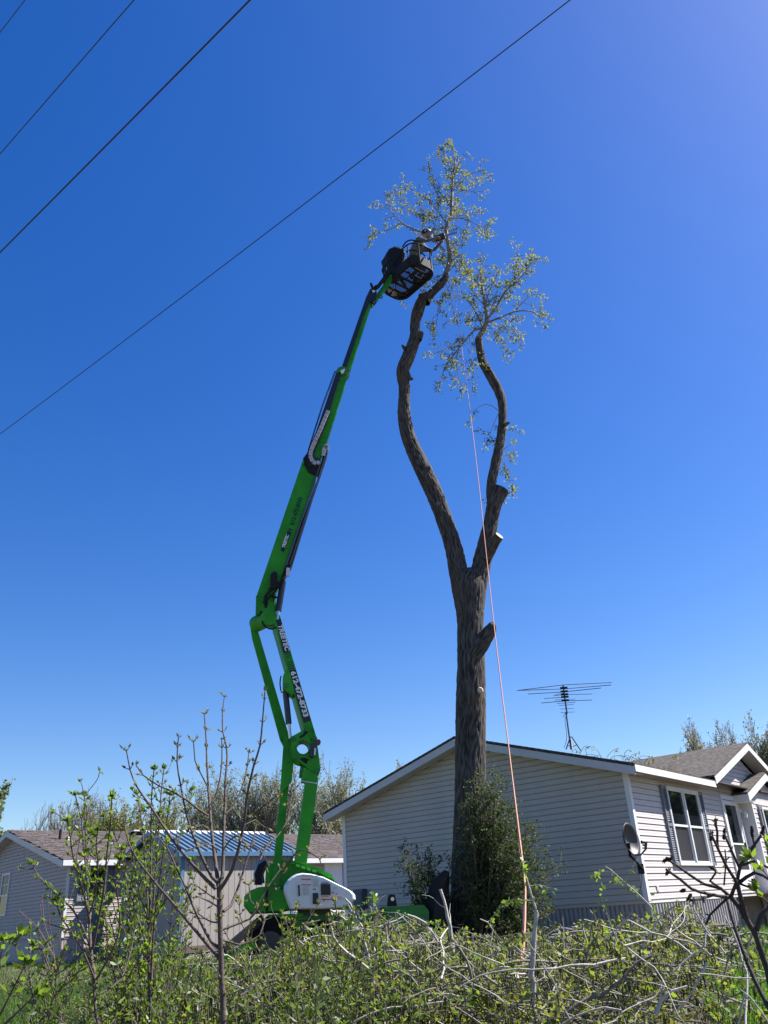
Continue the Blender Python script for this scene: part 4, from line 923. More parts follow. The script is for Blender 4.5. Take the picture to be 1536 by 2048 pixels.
for s in (-1, 1):
    el, wr = hand[s]; d = (wr-el).normalized(); pm = wr+d*.07
    lv = [el, wr, pm]; ed = [(0, 1), (1, 2)]; rd = [.045, .032, .034]
    fa = skin_body('forearm', lv, ed, rd, M_shirt, person)
    up = d.cross(Sd).normalized(); sd_ = Sd
    for q in range(4):
        b0 = pm+sd_*(.028-.019*q); fl = (.034, .038, .036, .028)[q]
        b1 = b0+d*fl-up*.004; b2 = b1+(d*.4-V((0, 0, .9)))*fl*.7; b3 = b2+(-d*.5-V((0, 0, .6)))*fl*.5
        MB().tube([b0, b1, b2, b3], [.0095, .009, .006, .007], 8).build('finger', M_skin, fa)
    MB().tube([wr+d*.02-sd_*.0+sd_*s*-.03, wr+d*.06-sd_*s*.05, wr+d*.09-sd_*s*.045-V((0, 0, .03))], [.012, .011, .009], 8).build('thumb', M_skin, fa)
# face
fc = MB(); fx = (Fd*.9-V((0, 0, .3))).normalized(); fu = V((0, 0, 1))
for s in (-1, 1):
    fc.tube([hd+fx*.078+Sd*s*.032+fu*.012, hd+fx*.088+Sd*s*.032+fu*.012], [.012, .006], 8); fc.tube([hd+Sd*s*.085+fu*.0, hd+Sd*s*.098+fu*.0], [.022, .016], 8)
fc.tube([hd+fx*.08+fu*.02, hd+fx*.11-fu*.018, hd+fx*.085-fu*.025], [.008, .015, .010], 8); fc.tube([hd+fx*.08-fu*.05+Sd*.02, hd+fx*.086-fu*.05, hd+fx*.08-fu*.05-Sd*.02], .006, 6)
fc.build('face', M_skin, body)
# helmet with brim, muffs and mesh visor
hm = MB(); vs = []; fs = []; hc = hd+V((0, 0, .05))-Fd*.005; ns = 24
hz = (V((0, 0, 1))+Fd*.28).normalized(); hx = (Fd-hz*Fd.dot(hz)).normalized(); hy = hz.cross(hx)
for i in range(8):
    ph = R(90*i/7)
    for j in range(ns):
        t = 2*math.pi*j/ns; k_ = 1+.07*math.cos(t); vs.append(hc+(hx*math.cos(t)*k_+hy*math.sin(t)*.88)*.135*math.cos(ph*.98)+hz*.125*math.sin(ph))
for i in range(7):
    for j in range(ns): fs.append((i*ns+j, i*ns+(j+1) % ns, (i+1)*ns+(j+1) % ns, (i+1)*ns+j))
fs.append(tuple(range(ns))[::-1]); hm.add(vs, fs, True)
hm.prism([hc+hx*.12+hy*.09, hc+hx*.20+hy*.05, hc+hx*.21, hc+hx*.20-hy*.05, hc+hx*.12-hy*.09], hz*.01)
he = hm.build('helmet', M_helmet, person)
MB().tube([hc-hy*.12-hz*.05, hc-hy*.16-hz*.05], [.045, .04], 14).build('ear_muff', M_black, he); MB().tube([hc+hy*.12-hz*.05, hc+hy*.16-hz*.05], [.045, .04], 14).build('ear_muff', M_black, he)
vv = MB(); pts = []
for z_ in (.0, -.16):
    for k in range(9): t = R(-60+15*k); pts.append(hc+hx*math.cos(t)*.19+hy*math.sin(t)*.13+hz*z_)
vv.add(pts+[p+hx*.004 for p in pts], [(k, k+1, k+10, k+9) for k in range(8)]+[(k+27, k+28, k+19, k+18) for k in range(8)]); vv.build('visor', M_visor, he)
# chainsaw in his hands
hp = (hand[-1][1]+hand[1][1])/2+(hand[1][1]-hand[1][0]).normalized()*.12
saw = empty('chainsaw', hp, 'small dark chainsaw held by the worker above the basket rail', 'chainsaw')
MB().bar(hp-Fd*.14, hp+Fd*.10, .1, .12).build('saw_body', mat('saw_dark', (.05, .03, .02), .5), saw); MB().bar(hp+Fd*.10, hp+Fd*.42-V((0, 0, .04)), .012, .06).build('guide_bar', M_steel, saw)
MB().tube(resample([hp+Sd*.08-Fd*.02, hp+Sd*.06+V((0, 0, .10)), hp-Sd*.06+V((0, 0, .10)), hp-Sd*.08-Fd*.02], .03), .012, 8).build('handle', M_black, saw); MB().tube(resample([hp-Fd*.12+V((0, 0, .05)), hp-Fd*.22+V((0, 0, .03)), hp-Fd*.22-V((0, 0, .05)), hp-Fd*.12-V((0, 0, .05))], .03), .013, 8).build('handle', M_black, saw)

# ------------------------------------------------------------ the cottonwood
TY = 16.5
tree = empty('cottonwood_tree', V((.95, TY, GR)), 'tall pollarded tree with a forked bare trunk and two thin tufts of new leaves', 'tree')
def limb(pxs, Yf, seed=0, n=40, cut=(0, 0), amp=.05):
    """pxs: (x, y, r_px); returns verts, faces, ridge"""
    P = []; Rr = []
    for i, (x, y, r_) in enumerate(pxs):
        p = atY(x, y, Yf(i/(len(pxs)-1))); P.append(p); Rr.append(r_*mpp(p))
    pp = [P[0]]; rr = [Rr[0]]
    m_ = len(P)
    for i in range(m_-1):
        p0, p1, p2, p3 = P[max(i-1, 0)], P[i], P[i+1], P[min(i+2, m_-1)]; k = max(2, int((p2-p1).length/.045))
        r0, r1, r2, r3 = Rr[max(i-1, 0)], Rr[i], Rr[i+1], Rr[min(i+2, m_-1)]
        for j in range(1, k+1):
            t = j/k; cr_ = lambda a, b, c, d: .5*((2*b)+(c-a)*t+(2*a-5*b+4*c-d)*t*t+(3*b-a-3*c+d)*t**3)
            pp.append(cr_(p0, p1, p2, p3)); rr.append(cr_(r0, r1, r2, r3))
    vs = []; rg = []; prev = None; L_ = 0; k = len(pp)
    for i, p in enumerate(pp):
        d = (pp[min(i+1, k-1)]-pp[max(i-1, 0)]).normalized()
        if prev is None: a = d.cross(V((0, 1, 0))).normalized()
        else: a = (prev-d*prev.dot(d)).normalized()
        prev = a; b = d.cross(a)
        if i: L_ += (p-pp[i-1]).length
        for j in range(n):
            t = 2*math.pi*j/n; r_ = rr[i]
            q = V((math.cos(t)*r_*24, math.sin(t)*r_*24, L_*3.4+seed)); nz = noise.noise(q)
            q2 = V((math.cos(t)*r_*50+5, math.sin(t)*r_*50, L_*9+seed)); nz2 = noise.noise(q2)
            rid = 1-abs(nz)*3.2; rid = max(rid, -.3)
            h_ = .5*rid+.5*nz2; big = noise.noise(V((math.cos(t), math.sin(t), L_*1.1+seed)))
            fl = 1+amp*1.1*big
            r2 = r_*.965*fl + min(r_*.13, .026)*(h_-.3)
            vs.append(p+(a*math.cos(t)+b*math.sin(t))*r2); rg.append(max(0, min(1, h_*.8+.25)))
    fs = [(i*n+j, i*n+(j+1) % n, (i+1)*n+(j+1) % n, (i+1)*n+j) for i in range(k-1) for j in range(n)]
    caps = (vs[:n], vs[-n:])
    return vs, fs, rg, caps
TV, TF, TR = [], [], []
def addlimb(pxs, Yf, seed, n=40, capend=True, capm=None, amp=.05):
    vs, fs, rg, caps = limb(pxs, Yf, seed, n, amp=amp); o = len(TV); TV.extend(vs); TF.extend([tuple(i+o for i in f) for f in fs]); TR.extend(rg)
    if capend:
        c = caps[1]; ctr = sum(c, V((0, 0, 0)))/len(c); 
        MB().add([ctr]+[ctr+(q-ctr)*.93 for q in c]+[q for q in c], [(0, 1+i, 1+(i+1) % len(c)) for i in range(len(c))]+[(1+i, 1+len(c)+i, 1+len(c)+(i+1) % len(c), 1+(i+1) % len(c)) for i in range(len(c))]).build('cut_face', capm or M_cutd, tree)
kY = lambda a, b: (lambda t: a+(b-a)*t)
addlimb([(941, 1905, 66), (940, 1860, 46), (938, 1800, 38), (937, 1700, 33.5), (940, 1600, 32), (941, 1500, 31.5), (942, 1400, 30.5), (942, 1330, 28.5), (941, 1280, 27), (940, 1220, 29), (939, 1180, 33), (940, 1152, 28), (940, 1140, 16)], lambda t: TY, 0, 128, capend=False, amp=.03)
addlimb([(935, 1215, 25), (925, 1175, 23), (918, 1150, 20), (907, 1095, 17.5), (887, 1034, 17.5), (868, 985, 17.5), (854.5, 957, 17.5), (838, 922, 17), (825, 894, 15.5), (814, 864, 14.5), (808, 823, 13.5), (809, 780, 11.5), (806, 742, 13.5), (817, 712, 13.5), (830, 676, 12), (830, 648, 10), (836, 622, 12), (845, 600, 10.5), (857, 590, 9)], kY(TY, TY-.1), 11, 84, capend=False, amp=.05)
addlimb([(836, 630, 10), (840, 612, 9), (843, 596, 7), (842, 590, 6)], lambda t: TY-.1, 21, 24)
addlimb([(852, 605, 9), (862, 588, 8.5), (880, 570, 8), (889, 559, 7.5), (893, 551, 6.5)], kY(TY-.1, TY), 31, 24)
addlimb([(885, 566, 6), (893, 556, 6), (897, 556, 5)], lambda t: TY-.05, 35, 16)
addlimb([(945, 1215, 24), (952, 1175, 22), (958, 1150, 20), (967, 1110, 18), (975, 1075, 16.5), (981, 1050, 15), (986, 1021, 15), (992, 998, 17), (1000, 979, 19)], kY(TY, TY-.05), 41, 80, amp=.045)
addlimb([(968, 1120, 15), (982, 1095, 12.5), (992, 1080, 10.5), (999, 1071, 9)], kY(TY-.1, TY-.3), 51, 48, capm=M_cut)
addlimb([(984, 1010, 10), (982, 980, 9.8), (986, 950, 10), (990, 932, 10), (997, 900, 10), (1001, 880, 9.5), (1005, 845, 8.5), (1004, 805, 9), (997, 782, 9.5), (988, 765, 10), (975, 742, 9.6), (966, 726, 9), (960, 700, 8.2), (957, 678, 7.5)], kY(TY, TY+.1), 61, 60, amp=.055)
addlimb([(945, 1312, 20), (960, 1290, 18), (973, 1272, 15), (981, 1259, 12.5), (984, 1250, 8.5), (985, 1246, 4)], kY(TY-.1, TY-.35), 71, 48)
for a in ([(812, 742, 6), (820, 757, 5), (826, 757, 2)], [(1008, 850, 5), (1016, 846, 3.5), (1019, 844, 2)], [(812, 700, 5), (806, 693, 3), (804, 690, 1.5)], [(838, 680, 6), (843, 667, 5), (844, 664, 3)], [(822, 905, 8), (832, 896, 7), (838, 900, 4)], [(848, 968, 6), (858, 960, 4)]): addlimb(a, lambda t: TY-.12, random.uniform(0, 99), 16)
for x, y, r_ in ((795, 826, 6), (799, 863, 6), (877, 1013, 9), (958, 1386, 8), (952, 1330, 9), (915, 1290, 7), (918, 1345, 8)):
    p = atY(x, y, TY-.0); m1 = mpp(p)
    addlimb([(x, y, r_), (x, y-3, r_*.9)], lambda t: TY-.1, random.uniform(0, 99), 16, capend=False) if 0 else None
trunk = MB().add(TV, TF, True).build('trunk', M_bark, tree)
at_ = trunk.data.attributes.new('ridge', 'FLOAT', 'POINT'); at_.data.foreach_set('value', np.array(TR, np.float32))
# healed branch scar on the trunk
sc = atY(958, 1387, TY); rdist = 30*mpp(sc); scb = MB(); cc = sc+V((-.0, -rdist*.86, 0)); 
scb.tube([cc+V((0, .02, 0)), cc-V((0, .015, 0))], [.07, .05], 16); scb.build('branch_scar', M_cut, tree)
cc = atY(876, 1012, TY-.06)+V((0, -.14, 0)); MB().tube([cc+V((0, .03, 0)), cc-V((0, .01, 0))], [.06, .045], 14).build('branch_scar', M_cutd, tree)

# crown branches
BR, LFp, LFd = [], [], []   # sticks, leaves
ST0, ST1, SR0, SR1 = [], [], [], []
def stickline(pts, rads):
    for i in range(len(pts)-1): ST0.append(pts[i][:]); ST1.append(pts[i+1][:]); SR0.append(rads[i]); SR1.append(rads[i+1])
def leafcluster(p, n, L_=.05, spread=.035):
    for k in range(n*2+1):
        d = V((random.gauss(0, .7), random.gauss(0, .7), random.gauss(-.55, .6))); LFp.append((p+V((random.gauss(0, spread), random.gauss(0, spread), random.gauss(0, spread))))[:]); LFd.append(d[:])
def crown_branch(pxs, r0, r1, y0=TY, dens=1.0, dy=None, twig=(.25, .7), tube_to=None, droop=.25):
    dy = random.uniform(-1, 1)*.35 if dy is None else dy; k = len(pxs); P = []
    for i, (x, y) in enumerate(pxs): t = i/(k-1); P.append(atY(x, y, y0+dy*t*k*.4))
    P = resample(P, .12); m_ = len(P); rads = [r0+(r1-r0)*i/(m_-1) for i in range(m_)]
    (tube_to or BR).append((P, rads))
    for i in range(2, m_):
        t = i/m_
        for _rep in range((1 if random.random() < dens*.75 else 0)+(1 if random.random() < dens*.35 else 0)):
            d0 = (P[i]-P[i-1]).normalized(); rnd = V((random.gauss(0, 1), random.gauss(0, 1), random.gauss(.1, .8))).normalized()
            d = (d0*.45+rnd).normalized(); q = P[i]; L_ = random.uniform(*twig)*(1.15-.5*t); ns = max(3, int(L_/.09)); pts = [q]
            for s in range(ns):
                q = q+d*(L_/ns); pts.append(q); d = (d+V((random.gauss(0, .16), random.gauss(0, .16), random.gauss(-droop*.4, .12)))).normalized()
                if random.random() < .5: leafcluster(q, random.choice((1, 2, 2, 3)))
                if random.random() < .22:
                    e = (d+V((random.gauss(0, .8), random.gauss(0, .8), random.gauss(-.2, .6)))).normalized(); q2 = q; pts2 = [q]
                    for s2 in range(3): q2 = q2+e*.07; pts2.append(q2); e = (e+V((0, 0, -.2))).normalized(); leafcluster(q2, 1)
                    leafcluster(q2, 3); stickline(pts2, [.0045, .004, .0035, .003])
            leafcluster(q, random.choice((2, 3, 4))); stickline(pts, [.007-.0035*s/ns for s in range(ns+1)])
        if random.random() < .5: leafcluster(P[i], 2, spread=.05)
    leafcluster(P[-1], 4)
CL = [ # left leader
 ([(889, 556), (900, 520), (897, 491), (892, 457.5), (902, 431), (903.6, 395), (906, 356), (910, 322), (906, 296)], .075, .008, .9, 0),
 ([(889, 502), (866, 478), (842, 464), (819, 455), (803, 444.5), (785, 426), (776, 416), (748.6, 413)], .032, .006, .62, None),
 ([(803, 444.5), (788, 455), (764, 463), (737, 473)], .012, .005, .7, None), ([(897, 450), (876, 424), (860.6, 403), (845, 392), (824, 379), (808.5, 366)], .022, .006, 1.0, None),
 ([(846, 466), (846, 450), (850, 439), (829, 418), (808.5, 403), (785, 384.6)], .014, .005, .6, None), ([(902, 437), (928, 437), (949, 447), (967, 455), (985.6, 466.6)], .014, .005, .55, None),
 ([(903.6, 384.6), (920.5, 366), (941, 348), (967, 340)], .014, .005, .75, None), ([(905, 388), (928, 380.7), (949, 384.6), (959.6, 395)], .012, .005, .7, None),
 ([(902, 416), (886.7, 392), (866, 374), (858, 338)], .018, .006, .95, None), ([(906, 356), (899.7, 335), (892, 319.5), (884, 296)], .012, .005, .9, None), ([(907.5, 353), (918, 327), (933.5, 306.5)], .012, .005, .9, None),
 ([(905, 428), (933.5, 431.5), (957, 426)], .010, .004, .7, None), ([(899.7, 541), (881, 551), (855, 562), (847.6, 580)], .012, .005, .6, None), ([(900, 540), (922, 520), (941, 546)], .010, .005, .9, None),
 ([(899, 480), (912, 500), (925, 525), (938, 540)], .012, .005, .9, None), ([(899.7, 569.5), (886.7, 595.5), (876, 626.8), (871, 668)], .012, .005, .5, None), ([(892, 569.5), (902, 595.5), (907.5, 629)], .010, .004, .6, None),
 ([(896, 520), (880, 530), (862, 528), (851, 528)], .009, .004, .4, None), ([(892, 457), (870, 450), (845, 425), (838, 408)], .012, .005, .7, None), ([(903, 400), (880, 405), (862, 425), (850, 440)], .012, .005, .8, None), ([(900, 470), (915, 455), (930, 465)], .010, .004, .8, None),
 ([(898, 500), (880, 505), (872, 520)], .008, .004, .6, None), ([(909, 330), (920, 345), (926, 360)], .008, .004, .7, None),
 # right leader
 ([(955.7, 676), (967, 660.6), (974, 640), (970, 608.5), (965, 577), (962, 543), (970, 515)], .065, .008, .95, 0),
 ([(974, 640), (996, 608.5), (1014, 580), (1040, 556.5), (1069, 517)], .026, .006, .85, None), ([(1014, 580), (1030, 551), (1036, 509.6)], .014, .005, .9, None),
 ([(970, 647.6), (1001, 634.6), (1027, 624), (1050.7, 621.6), (1074, 628), (1092, 653)], .024, .004, .6, None), ([(1014, 632), (1027, 653), (1048, 681.5)], .012, .004, .7, None),
 ([(970, 655), (949, 660.6), (928, 684), (907.5, 710), (889, 736), (879, 778)], .026, .005, .8, None), ([(923, 692), (897, 697), (866, 707.5)], .012, .004, .9, None),
 ([(918, 697), (912.7, 728), (923, 775)], .010, .004, .5, None), ([(965, 655), (949, 619), (928, 593), (910, 564)], .020, .005, 1.0, None), ([(936, 697), (946.6, 733.5), (949, 772.6)], .010, .004, .3, None),
 ([(974, 647.6), (1001, 676), (1006.5, 694.5)], .012, .004, .7, None), ([(1027, 624), (1045, 605), (1064, 590)], .012, .004, .9, None), ([(970, 608.5), (982, 575), (1000, 540)], .016, .005, .9, None),
 ([(968, 610), (950, 590), (935, 565), (925, 550)], .014, .005, 1.0, None), ([(968, 590), (990, 590), (1010, 600)], .012, .004, 1.0, None), ([(966, 640), (940, 640), (925, 625), (905, 640)], .012, .004, .7, None), ([(974, 635), (990, 650), (1020, 660)], .010, .004, .7, None),
 ([(965, 575), (948, 560), (940, 540)], .010, .004, .8, None),
 # water shoots on the right limb
 ([(998.6, 823), (985, 812), (970.7, 808), (955, 815), (948, 826)], .009, .004, .35, 0), ([(996, 828), (986, 851), (981, 865), (978, 879)], .008, .004, .4, 0), ([(1001, 905), (1012, 895), (1024, 886.6), (1029, 907)], .008, .004, .7, 0),
 ([(1001, 910), (1010, 930), (1018, 960), (1026.5, 983)], .009, .004, .6, 0), ([(1006, 850), (1014, 862), (1020, 858)], .006, .003, .6, 0), ([(984, 985), (975, 988), (970, 1000)], .005, .003, .3, 0), ([(838, 620), (822, 615), (812, 610)], .006, .003, .3, 0), ([(945, 690), (958, 710), (965, 725)], .006, .003, .4, 0)]
for pxs, r0, r1, dn2, dy in CL: crown_branch(pxs, r0, r1, TY, dn2*1.35, dy, twig=((.15, .40) if r0 < .03 else (.2, .5)) if dy is None or r0 > .05 else (.08, .2))
crown = MB()
for P, rads in BR: crown.tube(P, rads, 8 if rads[0] > .02 else 6)
M_barkc = mat('crown_bark', (.22, .19, .165), .8, var=.4, vs=12, bump=.4, bs=40)
cb_ = crown.build('branch', M_barkc, tree)
v, f = sticks(ST0, ST1, SR0, SR1, 3); tag(np_mesh('twig', v, f, M_twig, tree), kind='stuff')
nl = len(LFp); v, f = leaves(LFp, LFd, RNG.uniform(.035, .070, nl), RNG.uniform(.026, .048, nl)); tag(np_mesh('foliage', v, f, M_leaf_cw, tree, smooth=False), kind='stuff')
print('crown leaves', nl)

# old stump beside the tree, with log lump
stp = atY(880, 1875, 15.9); stu = empty('old_stump', V((stp.x, 15.9, GR)), 'dark splintered old stump at the foot of the tall trunk', 'stump')
vs, fs, rg, caps = limb([(868, 1885, 30), (870, 1850, 26), (873, 1810, 24), (880, 1775, 19), (888, 1755, 13), (894, 1742, 5)], lambda t: 15.8, 5, 60, amp=.45)
sm_ = MB().add(vs, fs, True); sm_.add(list(caps[1]), [tuple(range(len(caps[1])))]); so_ = sm_.build('stump_wood', M_bark, stu)

# rope
ropeP = [atY(905, 560, 16.3), atY(932, 760, 15.6), atY(955, 945, 14.7), atY(985, 1225, 13.2), atY(1018, 1500, 11.6), atY(1040, 1680, 10.3), atY(1051, 1780, 9.4), atY(1047, 1900, 8.6), atY(1038, 2015, 8.0)]
tag(MB().tube(resample(ropeP, .4), [.006+.0035*min(1, i/40) for i in range(len(resample(ropeP, .4)))], 6).build('climbing_rope', M_rope, None, origin=ropeP[-1]), 'long orange climbing rope running from the crown down into the cut brush', 'rope')
rp2 = [atY(1047, 1790, 9.38), atY(1046, 1860, 8.9), atY(1041, 1950, 8.3), atY(1036, 2015, 8.0)]
tag(MB().tube(resample(rp2, .3), .009, 6).build('climbing_rope', M_rope, None, origin=rp2[-1]), 'short doubled end of orange rope beside the long rope over the brush', 'rope')

# overhead wires
WG = 'overhead wires crossing the sky'
for (p, q, z, r_, lab) in (((0, 65), (50, 0), 9, .0045, 'short thin wire cutting the top left corner of the sky'), ((0, 308), (268, 0), 9, .006, 'thin overhead wire next below the corner wire'),
                      ((0, 505), (500, 0), 9, .0105, 'thickest overhead cable of the four crossing the sky'), ((0, 868), (1140, 0), 8.6, .0068, 'long thin wire lowest across the sky left of the tree top')):
    A, B = atz(*p, z), atz(*q, z); d = (B-A).normalized(); L_ = (B-A).length; pts = []
    for k in range(-30, 31):
        s = L_/2+k*1.0; t = (s-L_/2); pts.append(A+d*s+V((0, 0, .0009*t*t-.0009*(L_/2)**2)))
    tag(MB().tube(pts, r_, 6).build('overhead_wire', M_wire, None, origin=A), lab, 'wire', WG)

# ------------------------------------------------------------ shrub against the trunk
def shrub(name, base, Yr, outline_fn, nst, nleaf, m_leaf, Lr, label, cat, stem_m=M_twig, droop=0):
    e = empty(name, base, label, cat); lp, ld = [], []; s0, s1, r0, r1 = [], [], [], []
    for k in range(nst):
        tgt = outline_fn(); q = V(base)+V((random.gauss(0, .12), random.gauss(0, .12), 0)); n = 9; pts = []
        mid = q.lerp(tgt, .5)+V((0, 0, .25)); 
        for i in range(n+1):
            t = i/n; pts.append(q*(1-t)**2+mid*2*t*(1-t)+tgt*t*t+V((random.gauss(0, .015), random.gauss(0, .015), 0)))
        for i in range(n):
            s0.append(pts[i][:]); s1.append(pts[i+1][:]); r0.append(.012*(1-i/n)+.003); r1.append(.012*(1-(i+1)/n)+.003)
            if i >= 2:
                for b in range(3):
                    d = V((random.gauss(0, 1), random.gauss(0, 1), random.gauss(.25, .7))).normalized(); L_ = random.uniform(.1, .34); p = pts[i].lerp(pts[i+1], random.random()); e2 = p+d*L_
                    s0.append(p[:]); s1.append(e2[:]); r0.append(.004); r1.append(.002)
                    for c_ in range(int(nleaf)):
                        lp.append((p.lerp(e2, random.uniform(.15, 1.05))+V((random.gauss(0, .02),)*3))[:]); ld.append((d+V((random.gauss(0, 1), random.gauss(0, 1), random.gauss(0, .8))))[:])
    v, f = sticks(s0, s1, r0, r1, 4); tag(np_mesh('stem', v, f, stem_m, e), kind='stuff')
    v, f = leaves(lp, ld, RNG.uniform(Lr[0], Lr[1], len(lp)), RNG.uniform(Lr[0]*.5, Lr[1]*.55, len(lp))); tag(np_mesh('foliage', v, f, m_leaf, e), kind='stuff'); return e
def of():
    while True:
        y = random.uniform(1545, 1872); t = (y-1530)/300
        c = 972+48*min(1, t*1.5); hwid = 34+74*min(1, t*1.6)
        x = random.gauss(c, hwid*.62)
        if abs(x-c) < hwid and (x > 928 or y > 1770 or random.random() < .15): return atY(x, y, random.uniform(15.3, 16.9) if x > 965 else random.uniform(15.3, 16.0))
shrub('honeysuckle_shrub', V((1.25, 15.9, GR)), None, of, 190, 12, M_leaf_dk, (.035, .06), 'dense dark green shrub growing against the right side of the tall trunk', 'shrub')
def of2():
    y = random.uniform(1690, 1845); return atY(random.gauss(850, 28)-(1700-y)*.1, y, random.uniform(15.6, 16.6))
shrub('low_shrub', V((.3, 16.2, GR)), None, of2, 30, 9, M_leaf_dk, (.04, .065), 'sparse low shrub with drooping twigs left of the tall trunk over the stump', 'shrub')
def of3():
    y = random.uniform(1600, 1830); return atY(random.uniform(1080, 1105)-(1700-y)*-.05, y, 16.6)
# ------------------------------------------------------------ background trees
def far_tree(x, ytop, D, hw_px, label, name='bare_tree', leafm=None, leafn=3, upr=.5, seed=0, dens=1.0, trunk=.25, group='trees behind the houses', leafs=.16, n0=7, at=None):
    rs = random.Random(seed)
    if at: base, H, Wd = at
    else: top = atD(x, ytop, D); base = V((top.x, top.y, GR)); H = top.z-GR; Wd = (atD(x+hw_px, ytop, D)-top).length
    e = empty(name, base, label, 'tree', group); S0_, S1_, A_, B_ = [], [], [], []; lp, ld = [], []
    def grow(p, d, L_, r_, lvl):
        n = 4; pts = [p]
        for i in range(n):
            d = (d+V((rs.gauss(0, .10), rs.gauss(0, .10), rs.gauss(.06*upr*2, .06)))).normalized(); q = p+d*(L_/n)
            S0_.append(p[:]); S1_.append(q[:]); A_.append(r_*(1-.55*i/n)); B_.append(r_*(1-.55*(i+1)/n)); p = q; pts.append(p)
            if lvl < 4 and i >= (1 if lvl else 0):
                for c_ in range((2 if lvl < 3 else 2)):
                    if rs.random() < .92*dens:
                        rnd = V((rs.gauss(0, 1), rs.gauss(0, 1), rs.gauss(.2, .5))).normalized(); nd = (d*.9+rnd*.75).normalized()
                        grow(p, nd, L_*rs.uniform(.42, .66), r_*.48, lvl+1)
        if lvl >= 3 and leafm:
            for c_ in range(leafn*2):
                lp.append((pts[rs.randrange(1, n+1)]+V((rs.gauss(0, .12), rs.gauss(0, .12), rs.gauss(0, .12))))[:]); ld.append((rs.gauss(0, 1), rs.gauss(0, 1), rs.gauss(0, 1)))
    th = H*trunk; tr = H*.02; MB().tube([base, base+V((0, 0, th*.5)), base+V((0, 0, th*1.05))], [tr*1.3, tr, tr*.8], 8).build('trunk', M_twig_far, e)
    for k in range(n0):
        a = 2*math.pi*k/n0+rs.uniform(-.3, .3); sp = rs.uniform(.15, 1.0)*Wd/(H-th)*1.05
        d = V((math.cos(a)*sp, math.sin(a)*sp, 1)).normalized(); grow(base+V((0, 0, th*rs.uniform(.6, 1))), d, (H-th)*rs.uniform(.62, .88), tr*.6, 1)
    A1 = np.array(S1_); bz = np.array(base[:]); hz_ = np.percentile(A1[:, 2], 99.3)-base.z; rx = np.percentile(np.abs(A1[:, 0]-base.x), 97)
    sc_ = np.array([min(1.3, Wd*1.05/max(rx, .1)), min(1.3, Wd*1.05/max(rx, .1)), H/hz_]); fit = lambda L: ((np.array(L)-bz)*sc_+bz)
    S0_, S1_ = fit(S0_), fit(S1_)
    v, f = sticks(S0_, S1_, [max(a, .012) for a in A_], [max(b, .009) for b in B_], 3); np_mesh('crown', v, f, M_twig_far, e)
    if lp: lp = fit(lp)
    if len(lp): v, f = leaves(lp, ld, RNG.uniform(leafs*.6, leafs*1.3, len(lp)), RNG.uniform(leafs*.3, leafs*.7, len(lp))); tag(np_mesh('foliage', v, f, leafm, e), kind='stuff')
    return len(S0_), len(lp)
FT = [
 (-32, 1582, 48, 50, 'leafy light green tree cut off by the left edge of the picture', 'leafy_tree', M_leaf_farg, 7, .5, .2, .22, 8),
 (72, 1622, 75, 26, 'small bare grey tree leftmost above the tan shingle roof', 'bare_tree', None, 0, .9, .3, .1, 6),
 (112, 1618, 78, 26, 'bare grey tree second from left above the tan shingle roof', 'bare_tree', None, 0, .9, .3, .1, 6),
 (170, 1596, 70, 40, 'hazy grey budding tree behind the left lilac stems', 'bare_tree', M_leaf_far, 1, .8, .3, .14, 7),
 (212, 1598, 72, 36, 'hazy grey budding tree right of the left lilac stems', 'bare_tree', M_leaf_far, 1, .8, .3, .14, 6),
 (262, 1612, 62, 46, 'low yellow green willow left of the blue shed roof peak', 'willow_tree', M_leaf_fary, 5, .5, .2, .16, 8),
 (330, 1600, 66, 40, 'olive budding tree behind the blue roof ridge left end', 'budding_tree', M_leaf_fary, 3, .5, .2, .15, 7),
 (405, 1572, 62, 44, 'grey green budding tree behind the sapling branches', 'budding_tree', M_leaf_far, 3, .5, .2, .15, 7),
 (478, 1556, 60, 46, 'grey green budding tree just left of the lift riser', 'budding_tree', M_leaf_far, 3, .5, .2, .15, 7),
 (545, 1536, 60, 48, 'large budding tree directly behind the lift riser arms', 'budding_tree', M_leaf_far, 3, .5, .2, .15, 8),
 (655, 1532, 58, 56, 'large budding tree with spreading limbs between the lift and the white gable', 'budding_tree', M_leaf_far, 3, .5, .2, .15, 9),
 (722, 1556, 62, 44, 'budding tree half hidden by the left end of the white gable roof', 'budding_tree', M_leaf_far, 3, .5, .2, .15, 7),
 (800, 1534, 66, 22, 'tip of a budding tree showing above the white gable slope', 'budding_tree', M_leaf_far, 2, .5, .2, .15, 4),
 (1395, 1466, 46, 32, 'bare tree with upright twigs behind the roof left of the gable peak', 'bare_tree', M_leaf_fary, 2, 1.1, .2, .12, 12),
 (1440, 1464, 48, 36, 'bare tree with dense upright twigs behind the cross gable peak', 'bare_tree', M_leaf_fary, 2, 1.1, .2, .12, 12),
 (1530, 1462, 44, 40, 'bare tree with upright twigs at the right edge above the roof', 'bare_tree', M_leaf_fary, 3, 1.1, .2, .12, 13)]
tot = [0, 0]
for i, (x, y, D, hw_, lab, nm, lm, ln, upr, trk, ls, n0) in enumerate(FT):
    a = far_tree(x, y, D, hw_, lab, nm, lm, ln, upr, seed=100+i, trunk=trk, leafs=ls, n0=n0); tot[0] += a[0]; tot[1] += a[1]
for i, (p, hh, ww) in enumerate(((V((18.5, 23.5, GR)), 5.6, 2.4), (V((22.5, 29.0, GR)), 6.0, 2.8), (V((28.5, 33.5, GR)), 6.5, 3.0))):
    far_tree(0, 0, 0, 0, ('nearest', 'middle', 'farthest')[i]+' leafy tree standing right of the house, mirrored in its windows', 'leafy_tree', M_leaf_farg, 9, .5, seed=300+i, trunk=.15, leafs=.30, n0=9, at=(p, hh, ww), group='leafy trees right of the house')
print('far trees', tot)
